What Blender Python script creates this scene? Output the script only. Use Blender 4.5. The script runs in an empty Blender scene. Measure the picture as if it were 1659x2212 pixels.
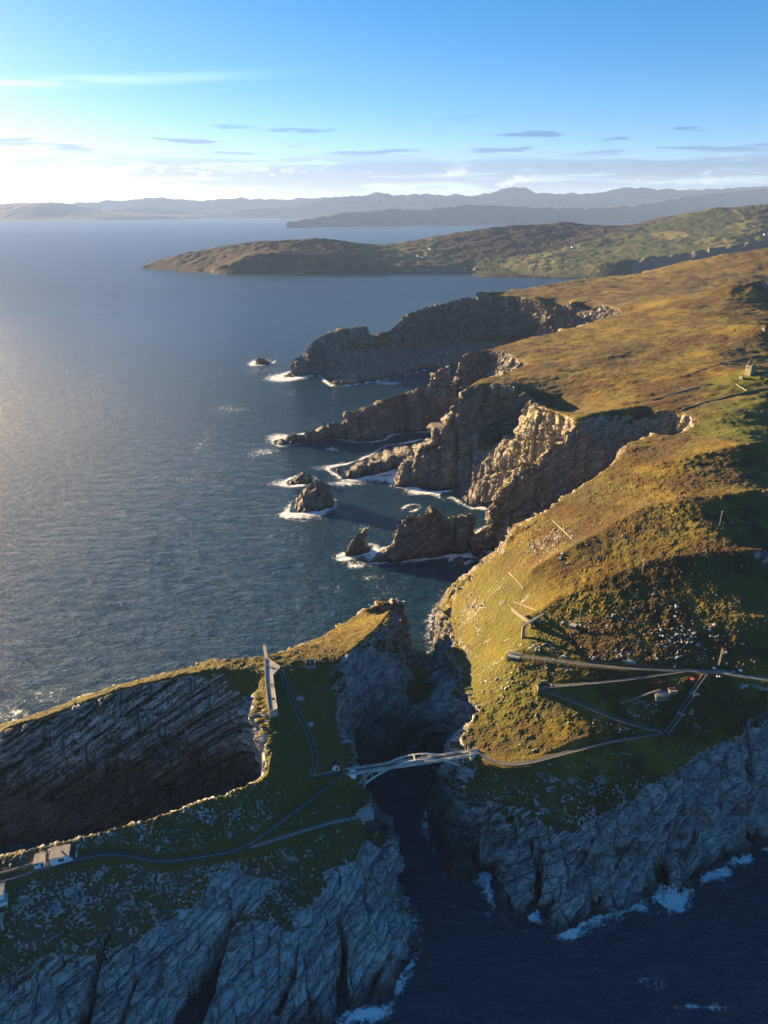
import bpy, bmesh, math, random, time
import numpy as np
from mathutils import Vector, Matrix, Euler
T0 = time.time()
S = bpy.context.scene
COL = S.collection
R = math.radians

# ------------------------------------------------------------------ camera
CAM_H = 285.0
PITCH = 23.3
cam_d = bpy.data.cameras.new('camera')
cam = bpy.data.objects.new('camera', cam_d); COL.objects.link(cam)
cam.location = (0, 0, CAM_H)
cam.rotation_euler = (R(90 - PITCH), 0, 0)
cam_d.sensor_fit = 'VERTICAL'
cam_d.sensor_height = 32.0
cam_d.lens = 32.0 * 1534.0 / 2212.0
cam_d.clip_start = 1.0
cam_d.clip_end = 200000.0
S.camera = cam

# ------------------------------------------------------------------ sky, sun, exposure
SKY_SAT, SKY_GAMMA, SKY_TINT = 1.24, 0.92, (1.0, 0.78, 0.74)
SUN_AZ, SUN_EL = -54.0, 9.4          # degrees, azimuth from +Y towards +X
world = bpy.data.worlds.new('World'); S.world = world
world.use_nodes = True
WN = world.node_tree.nodes; WL = world.node_tree.links
WN.clear()
wo = WN.new('ShaderNodeOutputWorld'); wb = WN.new('ShaderNodeBackground')
sky = WN.new('ShaderNodeTexSky'); sky.sky_type = 'NISHITA'; sky.sun_disc = False
sky.sun_elevation = R(SUN_EL); sky.sun_rotation = R(SUN_AZ)
sky.altitude = 280; sky.air_density = 0.66; sky.dust_density = 0.45; sky.ozone_density = 3.5
wb.inputs['Strength'].default_value = 0.051
# sky colour, then thin clouds laid on it by direction (they go all the way round the horizon)
def wn(t, **kw):
    n = WN.new(t)
    for k_, v_ in kw.items(): setattr(n, k_, v_)
    return n
def wm(op, a, b=0.0, c=0.0, clamp=False):
    n = wn('ShaderNodeMath', operation=op, use_clamp=clamp)
    for i, v in enumerate((a, b, c)):
        if isinstance(v, bpy.types.NodeSocket): WL.new(v, n.inputs[i])
        else: n.inputs[i].default_value = v
    return n.outputs[0]
def wmix(f, a, b, mode='MIX'):
    n = wn('ShaderNodeMix', data_type='RGBA', blend_type=mode)
    for i, v in ((0, f), (6, a), (7, b)):
        if isinstance(v, bpy.types.NodeSocket): WL.new(v, n.inputs[i])
        else: n.inputs[i].default_value = (*v, 1) if isinstance(v, tuple) else v
    return n.outputs[2]
def wrange(v, a, b, c=0.0, d=1.0):
    n = wn('ShaderNodeMapRange', interpolation_type='SMOOTHSTEP'); WL.new(v, n.inputs[0])
    for i, q in enumerate((a, b, c, d)): n.inputs[i + 1].default_value = q
    return n.outputs[0]
hs_ = wn('ShaderNodeHueSaturation'); hs_.inputs['Saturation'].default_value = SKY_SAT
WL.new(sky.outputs[0], hs_.inputs['Color'])
gm = wn('ShaderNodeGamma'); gm.inputs[1].default_value = SKY_GAMMA
WL.new(wmix(1.0, hs_.outputs[0], (0.2, 0.2, 0.2), 'MULTIPLY'), gm.inputs[0])
base_sky = wmix(1.0, gm.outputs[0], tuple(5.0 * c_ for c_ in SKY_TINT), 'MULTIPLY')
tc = wn('ShaderNodeTexCoord'); sx_ = wn('ShaderNodeSeparateXYZ'); WL.new(tc.outputs['Generated'], sx_.inputs[0])
az = wm('ARCTAN2', sx_.outputs[0], sx_.outputs[1]); el = wm('ARCSINE', sx_.outputs[2])
def dirv(ka, ke, off=0.0):
    c = wn('ShaderNodeCombineXYZ'); WL.new(wm('MULTIPLY_ADD', az, ka, off), c.inputs[0]); WL.new(wm('MULTIPLY', el, ke), c.inputs[1]); c.inputs[2].default_value = off
    return c.outputs[0]
def wnoise(vec, sc, det, rough, dist=0.0):
    n = wn('ShaderNodeTexNoise'); WL.new(vec, n.inputs['Vector'])
    for k_, v_ in (('Scale', sc), ('Detail', det), ('Roughness', rough), ('Distortion', dist)): n.inputs[k_].default_value = v_
    return n.outputs[0]
c1 = wnoise(dirv(7, 75, 9.7), 1.0, 6, 0.62, 0.3)                       # long flat banks
c2 = wnoise(dirv(26, 60, 19.7), 1.0, 5, 0.6)                            # small heaps
band = wm('MULTIPLY', wrange(el, 0.008, 0.022), wrange(el, 0.066, 0.044))
m1 = wm('MULTIPLY', wrange(c1, 0.39, 0.51), band)
band2 = wm('MULTIPLY', wrange(el, 0.052, 0.064), wrange(el, 0.110, 0.080))
m3 = wm('MULTIPLY', wrange(wnoise(dirv(9, 85, 29.7), 1.0, 4, 0.5), 0.57, 0.65), band2)      # lone lens clouds above
grey = wmix(1.0, base_sky, (0.57, 0.56, 0.63), 'MULTIPLY')
s1 = wmix(wm('MULTIPLY', m1, 0.95), base_sky, grey)
s1 = wmix(wm('MULTIPLY', m3, 0.9), s1, wmix(1.0, base_sky, (0.52, 0.50, 0.58), 'MULTIPLY'))
m2 = wm('MULTIPLY', wrange(c2, 0.58, 0.68), wm('MULTIPLY', wrange(el, 0.014, 0.024), wrange(el, 0.055, 0.034)))
s1 = wmix(wm('MULTIPLY', m2, 0.75), s1, wmix(1.0, base_sky, (1.7, 1.25, 1.0), 'MULTIPLY'))
cir = wnoise(dirv(5.0, 60, 40.2), 1.0, 5, 0.55, 0.3)                   # a thin high streak drifting off the sun side
ln_ = wm('ABSOLUTE', wm('SUBTRACT', el, wm('MULTIPLY_ADD', az, 0.068, 0.155)))
m4 = wm('MULTIPLY', wm('MULTIPLY', wrange(ln_, 0.009, 0.0), wrange(cir, 0.36, 0.62)), wm('MULTIPLY', wrange(az, -0.04, -0.22), wrange(az, -0.9, -0.5)))
s1 = wmix(wm('MULTIPLY', m4, 0.45), s1, wmix(1.0, base_sky, (2.6, 1.6, 1.25), 'MULTIPLY'))
WL.new(s1, wb.inputs[0]); WL.new(wb.outputs[0], wo.inputs[0])

sun_d = bpy.data.lights.new('sun', 'SUN'); sun_d.energy = 5.0; sun_d.angle = R(0.5)
sun_d.color = (1.0, 0.71, 0.36)
sun = bpy.data.objects.new('sun', sun_d); COL.objects.link(sun)
sv = Vector((math.sin(R(SUN_AZ)) * math.cos(R(SUN_EL)), math.cos(R(SUN_AZ)) * math.cos(R(SUN_EL)), math.sin(R(SUN_EL))))
sun.rotation_euler = sv.to_track_quat('Z', 'Y').to_euler()
sun.location = (-300, 300, 400)

S.view_settings.view_transform = 'Standard'; S.view_settings.look = 'None'
S.view_settings.gamma = 1.0; S.view_settings.use_curve_mapping = False
S.view_settings.exposure = 2.58
S.render.engine = 'CYCLES'
S.cycles.use_denoising = True
S.cycles.max_bounces = 5; S.cycles.diffuse_bounces = 3; S.cycles.glossy_bounces = 2
S.cycles.volume_bounces = 0; S.cycles.transmission_bounces = 2; S.cycles.transparent_max_bounces = 4
S.cycles.sample_clamp_direct = 10.0; S.cycles.sample_clamp_indirect = 3.0
S.cycles.caustics_reflective = False; S.cycles.caustics_refractive = False
# ------------------------------------------------------------------ survey helpers
FP = 1534.0; SP = math.sin(R(PITCH)); CP = math.cos(R(PITCH))
def ray(u, v):
    a = (u - 829.5) / FP; b = (v - 1106.0) / FP
    return a, CP - b * SP, -(SP + b * CP)
def P(u, v, z=None, y=None):
    """a surveyed point: a sight line from the drone met at a known height z or northing y"""
    dx, dy, dz = ray(u, v)
    t = (z - CAM_H) / dz if z is not None else y / dy
    return (dx * t, dy * t, CAM_H + dz * t)
def L(*pts):
    out = []
    for p in pts:
        if len(p) == 2: out.append((p[0], p[1], 0.0))           # plan point on the waterline
        elif isinstance(p[2], str): out.append(P(p[0], p[1], y=float(p[2][1:])))
        elif len(p) == 4: out.append((p[0], p[1], p[2]))          # plan point with height
        else: out.append(P(p[0], p[1], z=p[2]))
    return out

# ------------------------------------------------------------------ numpy noise
def _h(ix, iy, iz, seed):
    h = (ix.astype(np.uint32) * np.uint32(374761393)) ^ (iy.astype(np.uint32) * np.uint32(668265263)) ^ (iz.astype(np.uint32) * np.uint32(2147483647 - 1640531)) ^ np.uint32((seed * 2654435761) & 0xffffffff)
    h = (h ^ (h >> np.uint32(13))) * np.uint32(1274126177)
    h = (h ^ (h >> np.uint32(16))) * np.uint32(2246822519)
    return h ^ (h >> np.uint32(15))
def hash01(ix, iy, iz, seed=0):
    return (_h(ix.astype(np.int64), iy.astype(np.int64), iz.astype(np.int64), seed) & np.uint32(0xffffff)).astype(np.float32) / np.float32(0xffffff)
def gnoise(x, y, z, seed=0):
    x = np.asarray(x, np.float32); y = np.asarray(y, np.float32); z = np.asarray(z, np.float32)
    xi = np.floor(x); yi = np.floor(y); zi = np.floor(z)
    fx = x - xi; fy = y - yi; fz = z - zi
    ix = xi.astype(np.int64); iy = yi.astype(np.int64); iz = zi.astype(np.int64)
    u = fx * fx * fx * (fx * (fx * 6 - 15) + 10); v = fy * fy * fy * (fy * (fy * 6 - 15) + 10); w = fz * fz * fz * (fz * (fz * 6 - 15) + 10)
    def g(dx, dy, dz):
        h = _h(ix + dx, iy + dy, iz + dz, seed)
        gx = (h & np.uint32(255)).astype(np.float32) / 127.5 - 1
        gy = ((h >> np.uint32(8)) & np.uint32(255)).astype(np.float32) / 127.5 - 1
        gz = ((h >> np.uint32(16)) & np.uint32(255)).astype(np.float32) / 127.5 - 1
        return gx * (fx - dx) + gy * (fy - dy) + gz * (fz - dz)
    x00 = g(0, 0, 0) * (1 - u) + g(1, 0, 0) * u; x10 = g(0, 1, 0) * (1 - u) + g(1, 1, 0) * u
    x01 = g(0, 0, 1) * (1 - u) + g(1, 0, 1) * u; x11 = g(0, 1, 1) * (1 - u) + g(1, 1, 1) * u
    return (x00 * (1 - v) + x10 * v) * (1 - w) + (x01 * (1 - v) + x11 * v) * w
def fbm(x, y, z, octs=4, seed=0, gain=0.5):
    t = 0; a = 1.0; f = 1.0
    for o in range(octs):
        t = t + a * gnoise(x * f, y * f, z * f, seed + o * 17); a *= gain; f *= 2.03
    return t
def ridged(x, y, z, octs=3, seed=0):
    t = 0; a = 1.0; f = 1.0
    for o in range(octs):
        t = t + a * (1 - 2.2 * np.abs(gnoise(x * f, y * f, z * f, seed + o * 31))); a *= 0.5; f *= 2.07
    return t
def sstep(a, b, x):
    t = np.clip((x - a) / (b - a), 0, 1); return t * t * (3 - 2 * t)

# ------------------------------------------------------------------ height solver (harmonic sheet through surveyed lines)
def inside(poly, X, Y):
    r = np.zeros(X.shape, bool); n = len(poly)
    for i in range(n):
        x0, y0 = poly[i][0], poly[i][1]; x1, y1 = poly[(i + 1) % n][0], poly[(i + 1) % n][1]
        if y0 == y1: continue
        c = (Y >= min(y0, y1)) & (Y < max(y0, y1))
        r ^= c & (X < x0 + (Y - y0) * (x1 - x0) / (y1 - y0))
    return r
def dense(line, step):
    out = []
    for a, b in zip(line[:-1], line[1:]):
        a = np.array(a, float); b = np.array(b, float)
        n = max(1, int(np.linalg.norm(b[:2] - a[:2]) / step))
        for k in range(n): out.append(a + (b - a) * k / n)
    out.append(np.array(line[-1], float))
    return np.array(out)
class Field:
    def __init__(s, x0, y0, z, h): s.x0, s.y0, s.z, s.h = x0, y0, z, h
    def __call__(s, x, y):
        gx = np.clip((x - s.x0) / s.h, 0, s.z.shape[1] - 1.001); gy = np.clip((y - s.y0) / s.h, 0, s.z.shape[0] - 1.001)
        i = gx.astype(np.int64); j = gy.astype(np.int64); fx = gx - i; fy = gy - j; z = s.z
        return (z[j, i] * (1 - fx) + z[j, i + 1] * fx) * (1 - fy) + (z[j + 1, i] * (1 - fx) + z[j + 1, i + 1] * fx) * fy
def solve(x0, x1, y0, y1, h, polys, lines, levels=4, outer=None, sea=-9.0, iters=(500, 300, 200, 160, 120)):
    z = None
    for lv in range(levels - 1, -1, -1):
        hh = h * 2 ** lv
        nx = int((x1 - x0) / hh) + 1; ny = int((y1 - y0) / hh) + 1
        X, Y = np.meshgrid(x0 + np.arange(nx) * hh, y0 + np.arange(ny) * hh)
        land = np.zeros(X.shape, bool)
        for p in polys: land |= inside(p, X, Y)
        fix = ~land; val = np.full(X.shape, sea)
        acc = np.zeros(X.shape); cnt = np.zeros(X.shape)
        for ln in lines + [p + [p[0]] for p in polys]:
            d = dense(ln, hh * 0.4)
            i = np.rint((d[:, 0] - x0) / hh).astype(int); j = np.rint((d[:, 1] - y0) / hh).astype(int)
            ok = (i >= 0) & (j >= 0) & (i < nx) & (j < ny)
            np.add.at(acc, (j[ok], i[ok]), d[ok, 2]); np.add.at(cnt, (j[ok], i[ok]), 1)
        m = cnt > 0
        val[m] = acc[m] / cnt[m]; fix |= m
        if z is None: z = np.where(fix, val, 30.0)
        else: z = np.where(fix, val, Field(x0, y0, z, hh * 2)(X, Y))
        if outer is not None:
            e = np.zeros(X.shape, bool); e[0] = e[-1] = True; e[:, 0] = e[:, -1] = True
            ov = outer(X, Y); z = np.where(e & ~m, ov, z); fix |= e
        free = ~fix
        for it in range(iters[levels - 1 - lv]):
            p = np.pad(z, 1, mode='edge')
            q = (p[:-2, 1:-1] + p[2:, 1:-1] + p[1:-1, :-2] + p[1:-1, 2:]) * 0.25
            z = np.where(free, z + 1.0 * (q - z), z)
    return Field(x0, y0, z, h), Field(x0, y0, land.astype(float), h)

# ------------------------------------------------------------------ adaptive triangulation
def refine(V, T, hfun, target, passes):
    for k in range(passes):
        Pz = hfun(V[:, 0], V[:, 1])
        P3 = np.column_stack([V, Pz])
        E = np.concatenate([T[:, [0, 1]], T[:, [1, 2]], T[:, [2, 0]]])
        key = np.minimum(E[:, 0], E[:, 1]).astype(np.int64) * len(V) + np.maximum(E[:, 0], E[:, 1])
        uq, inv = np.unique(key, return_inverse=True)
        a = uq // len(V); b = uq % len(V)
        m = target(P3[a], P3[b])
        if not m.any(): break
        idx = np.full(len(uq), -1, np.int64); idx[m] = len(V) + np.arange(m.sum())
        V = np.concatenate([V, (V[a[m]] + V[b[m]]) * 0.5])
        n = len(T); M = np.column_stack([idx[inv[:n]], idx[inv[n:2 * n]], idx[inv[2 * n:]]])
        c = (M >= 0).sum(1)
        out = [T[c == 0]]
        t = T[c == 3]; q = M[c == 3]
        out += [np.column_stack([t[:, 0], q[:, 0], q[:, 2]]), np.column_stack([q[:, 0], t[:, 1], q[:, 1]]), np.column_stack([q[:, 2], q[:, 1], t[:, 2]]), q]
        for r in range(3):
            s = (c == 1) & (M[:, r] >= 0)
            t = np.roll(T[s], -r, axis=1); q = M[s][:, r]
            out += [np.column_stack([t[:, 0], q, t[:, 2]]), np.column_stack([q, t[:, 1], t[:, 2]])]
            s = (c == 2) & (M[:, (r + 2) % 3] < 0)
            t = np.roll(T[s], -r, axis=1); qa = M[s][:, r]; qb = M[s][:, (r + 1) % 3]
            out += [np.column_stack([qa, t[:, 1], qb]), np.column_stack([t[:, 0], qa, qb]), np.column_stack([t[:, 0], qb, t[:, 2]])]
        T = np.concatenate(out)
    return V, T
def base_grid(x0, x1, y0, y1, h):
    nx = int((x1 - x0) / h) + 1; ny = int((y1 - y0) / h) + 1
    X, Y = np.meshgrid(x0 + np.arange(nx) * h, y0 + np.arange(ny) * h)
    i = np.arange(nx * ny).reshape(ny, nx)
    a, b, c, d = i[:-1, :-1].ravel(), i[:-1, 1:].ravel(), i[1:, 1:].ravel(), i[1:, :-1].ravel()
    return np.column_stack([X.ravel(), Y.ravel()]), np.concatenate([np.column_stack([a, b, c]), np.column_stack([a, c, d])])
def tidy(T, n, *arrs):
    used = np.zeros(n, bool); used[T.ravel()] = True
    mp = np.cumsum(used) - 1
    return mp[T], [a[used] for a in arrs]
def np_mesh(name, V, T, mat, attrs=None, smooth=True):
    me = bpy.data.meshes.new(name)
    V = np.ascontiguousarray(V, np.float32); T = np.ascontiguousarray(T, np.int32)
    k = T.shape[1]
    me.vertices.add(len(V)); me.vertices.foreach_set('co', V.ravel())
    me.loops.add(T.size); me.loops.foreach_set('vertex_index', T.ravel())
    me.polygons.add(len(T)); me.polygons.foreach_set('loop_start', np.arange(0, T.size, k, dtype=np.int32))
    me.polygons.foreach_set('loop_total', np.full(len(T), k, np.int32))
    me.polygons.foreach_set('use_smooth', np.full(len(T), smooth, bool))
    me.update(calc_edges=True)
    for nm, a in (attrs or {}).items():
        at = me.attributes.new(nm, 'FLOAT', 'POINT'); at.data.foreach_set('value', np.ascontiguousarray(a, np.float32))
    if mat: me.materials.append(mat)
    o = bpy.data.objects.new(name, me); COL.objects.link(o)
    return o
def vnormals(V, T):
    a = V[T[:, 1]] - V[T[:, 0]]; b = V[T[:, 2]] - V[T[:, 0]]
    n = np.cross(a, b); N = np.zeros_like(V)
    for k in range(3):
        for c in range(3): N[:, c] += np.bincount(T[:, k], n[:, c], len(V))
    return N / np.maximum(np.linalg.norm(N, axis=1), 1e-9)[:, None]

# ------------------------------------------------------------------ material helpers
class NT:
    def __init__(s, name):
        s.m = bpy.data.materials.new(name); s.m.use_nodes = True
        s.t = s.m.node_tree; s.n = s.t.nodes; s.n.clear()
        s.out = s.n.new('ShaderNodeOutputMaterial')
        s.b = s.n.new('ShaderNodeBsdfPrincipled'); s.l(s.b.outputs[0], s.out.inputs[0])
    def l(s, a, b): s.t.links.new(a, b)
    def put(s, sock, v):
        if hasattr(v, 'is_output') or isinstance(v, bpy.types.NodeSocket): s.l(v, sock)
        elif isinstance(v, (tuple, list)) and len(v) == 3 and sock.type == 'RGBA': sock.default_value = (*v, 1)
        else: sock.default_value = v
    def obj(s):
        return s.n.new('ShaderNodeTexCoord').outputs['Object']
    def geo(s, k): return s.n.new('ShaderNodeNewGeometry').outputs[k]
    def scale(s, vec, sc, rot=None):
        m = s.n.new('ShaderNodeMapping'); s.l(vec, m.inputs[0]); m.inputs['Scale'].default_value = sc
        if rot: m.inputs['Rotation'].default_value = rot
        return m.outputs[0]
    def noise(s, vec, sc, det=4, rough=0.55, dist=0.0, col=False):
        n = s.n.new('ShaderNodeTexNoise'); s.l(vec, n.inputs['Vector'])
        n.inputs['Scale'].default_value = sc; n.inputs['Detail'].default_value = det; n.inputs['Roughness'].default_value = rough; n.inputs['Distortion'].default_value = dist
        return n.outputs['Color' if col else 0]
    def voro(s, vec, sc, feat='F1', out='Distance', rnd=1.0):
        n = s.n.new('ShaderNodeTexVoronoi'); n.feature = feat; s.l(vec, n.inputs['Vector']); n.inputs['Scale'].default_value = sc
        n.inputs['Randomness'].default_value = rnd
        return n.outputs[out]
    def ramp(s, fac, *stops, interp='LINEAR'):
        n = s.n.new('ShaderNodeValToRGB'); s.l(fac, n.inputs[0]); e = n.color_ramp.elements; n.color_ramp.interpolation = interp
        while len(e) < len(stops): e.new(0.5)
        for el, (p, c) in zip(e, stops):
            el.position = p; el.color = (*c, 1) if isinstance(c, tuple) else (c, c, c, 1)
        return n.outputs[0]
    def mix(s, f, a, b, mode='MIX'):
        n = s.n.new('ShaderNodeMix'); n.data_type = 'RGBA'; n.blend_type = mode
        s.put(n.inputs[0], f); s.put(n.inputs[6], a); s.put(n.inputs[7], b); return n.outputs[2]
    def math(s, op, a, b=0.0, c=0.0, clamp=False):
        n = s.n.new('ShaderNodeMath'); n.operation = op; n.use_clamp = clamp
        s.put(n.inputs[0], a); s.put(n.inputs[1], b); s.put(n.inputs[2], c); return n.outputs[0]
    def mrange(s, v, a, b, c=0.0, d=1.0):
        n = s.n.new('ShaderNodeMapRange'); s.put(n.inputs[0], v)
        for i, q in enumerate((a, b, c, d)): n.inputs[i + 1].default_value = q
        return n.outputs[0]
    def attr(s, nm):
        n = s.n.new('ShaderNodeAttribute'); n.attribute_name = nm; return n.outputs['Fac']
    def bump(s, h, strength, dist, normal=None):
        n = s.n.new('ShaderNodeBump'); s.l(h, n.inputs['Height']); n.inputs['Strength'].default_value = strength; n.inputs['Distance'].default_value = dist
        if normal: s.l(normal, n.inputs['Normal'])
        return n.outputs[0]
    def sep(s, vec, k):
        n = s.n.new('ShaderNodeSeparateXYZ'); s.l(vec, n.inputs[0]); return n.outputs[k]
    def set(s, **kw):
        for k, v in kw.items(): s.put(s.b.inputs[k.replace('_', ' ')], v)
        return s.m
# ------------------------------------------------------------------ survey of the coast (waterlines and breaklines)
COAST = L(
 (-290,118),(-200,132),(-140,141),(-90,150),(-45,163),(714,2203,0),(745,2196,0),(760,2198,0),(846,2166,0),(866,2108,0),(902,2038,0),
 (10,213),(6,225),(3,240),(1,248),(-6,258),(-12,268),(-16,280),(-14,295),(-6,306),(8,312),(22,311),(32,305),
 (974,1672,0),(944,1709,0),(929,1735,0),(931,1775,0),(926,1815,0),(954,1861,0),(989,1907,0),(1011,1907,0),(1032,1886,0),(1052,1876,0),(1062,1890,0),(1063,1930,0),
 (1064,1985,0),(1068,2011,0),(1100,1998,0),(1151,1970,0),(1158,1945,0),(1170,1975,0),(1178,2011,0),(1195,2020,0),(1239,2007,0),(1296,1972,0),(1353,1954,0),(1414,1937,0),(1426,1905,0),(1440,1932,0),
 (1497,1915,0),(1545,1876,0),(1602,1849,0),(1659,1823,0),(215,277),(300,290),(450,270),(900,240),(1900,240),(1900,2700),(1500,2400),(1100,2150),(850,2010),(600,1950),(450,1850),(330,1730),
 (230,1630),(130,1570),(40,1490),(-30,1450),(-70,1420),(-110,1395),(-150,1360),(-180,1310),
 (593,814,0),(613,820,0),(644,812,0),(692,809,0),(716,832,0),(748,832,0),(819,821,0),(880,808,0),(914,800,0),
 (130,1362),(220,1372),(310,1352),(365,1300),(340,1240),(260,1190),(180,1130),(130,1090),(60,1045),(0,998),(-60,965),(-110,930),(-138,908),
 (590,957,0),(609,963,0),(652,955,0),(692,948,0),(731,941,0),(769,955,0),(795,955,0),(831,949,0),(842,937,0),(890,933,0),(930,930,0),
 (105,930),(135,905),(110,872),(70,862),(915,950,0),(880,958,0),(840,962,0),(800,985,0),(763,1000,0),(706,1012,0),(744,1034,0),(771,1034,0),(831,1020,0),(857,1010,0),(868,1012,0),
 (860,1035,0),(846,1051,0),(866,1053,0),(909,1053,0),(912,1059,0),(939,1060,0),(975,1058,0),(985,1075,0),(1005,1089,0),(1025,1099,0),(1042,1092,0),(116,660),(118,640),(104,626),(82,604),(50,590),(20,580),(-4,574),
 (798,1213,0),(836,1212,0),(866,1212,0),(889,1208,0),(932,1205,0),(972,1195,0),(1005,1192,0),(1038,1179,0),(1061,1186,0),(1063,1202,0),
 (106,548),(102,522),(82,510),(62,506),(50,495),(950,1305,0),(938,1325,0),(928,1372,0),(935,1394,0),(934,1407,0),(942,1440,0),(948,1467,0),
 (28,376),(882,1474,0),(885,1440,0),(17,412),(12,424),(0,426),(-25,405),(-55,385),(-85,372),(-120,352),(-160,336),(-200,322),(-290,312),
 (-290,240),(-187,252),(-150,258),(-100,266),(-72,273),(-65,268),(-64,254),(-70,245),(-85,237),(-102,230),(-130,223),(-157,217),(-200,207),(-290,192))
STACKS = {
 'big': L((620,1106,0),(634,1109,0),(661,1108,0),(691,1103,0),(712,1088,0),(719,1076,0),(-52,700),(-75,704),(-96,690)),
 'pointed': L((614,1048,0),(634,1048,0),(657,1046,0),(680,1030,0),(-80,764),(-104,762)),
 'lone': L((541,788,0),(556,787,0),(583,786,0),(594,777,0),(-225,1425),(-250,1430)),
 'fang': L((735,1203,0),(753,1204,0),(775,1198,0),(793,1194,0),(806,1180,0),(-10,586),(-25,583),(-34,570)),
 'low': L((868,1104,0),(886,1103,0),(906,1096,0),(900,1090,0),(880,1092,0)),
 'wedge': L((948,1074,0),(962,1076,0),(980,1071,0),(972,1062,0),(955,1064,0)),
 'cove': L((975,1217,0),(995,1219,0),(1014,1208,0),(1000,1200,0),(982,1202,0)),
 'corner': L((1614,1858,0),(1640,1872,0),(1690,1862,0),(1700,1838,0),(1640,1838,0)),
}
PATHS = {
 'bridge_path': L((1030,1625,45),(1060,1643,46),(1095,1652,47),(1140,1648,48),(1200,1632,49),(1260,1616,50.5),(1320,1602,52),(1430,1583,53.5)),
 'zigzag_lower': L((1430,1579,53.7),(1350,1562,55.5),(1250,1520,58),(1165,1487,60)),
 'zigzag_upper': L((1165,1485,60.2),(1250,1478,62.5),(1350,1468,65.5),(1420,1458,68),(1480,1449,69.6)),
 'upper_track': L((1100,1414,64),(1180,1424,66),(1250,1434,67),(1350,1443,68.5),(1450,1447,69.5),(1500,1449,69.8)),
 'road': L((1480,1448,69.7),(1560,1453,70),(1610,1461,70),(1659,1468,70))+[(215,289,70.0),(260,287,70.0)],
 'station_path': L((745,1668,45.2),(735,1674,44.8),(700,1705,43),(640,1750,42),(560,1810,41),(520,1836,40.5),(440,1850,40),(350,1863,40),(290,1850,40.5),(240,1842,41),(160,1857,41),(80,1880,40),(0,1906,39))+[(-172,196,38.5),(-215,188,38)],
 'viewpoint_path': L((540,1831,40.6),(640,1800,39),(720,1776,38),(762,1768,37.6),(780,1764,37.4)),
 'steps_path': L((607,1450,60.5),(625,1500,58),(648,1550,55.5),(670,1592,53),(680,1625,51),(682,1655,50),(672,1681,48.5)),
 'link_path': L((672,1681,48.5),(705,1675,46.8),(745,1667,45.2)),
}
STAIR = L((1522,1459,70),(1478,1520,62),(1432,1581,53.7))
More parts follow.
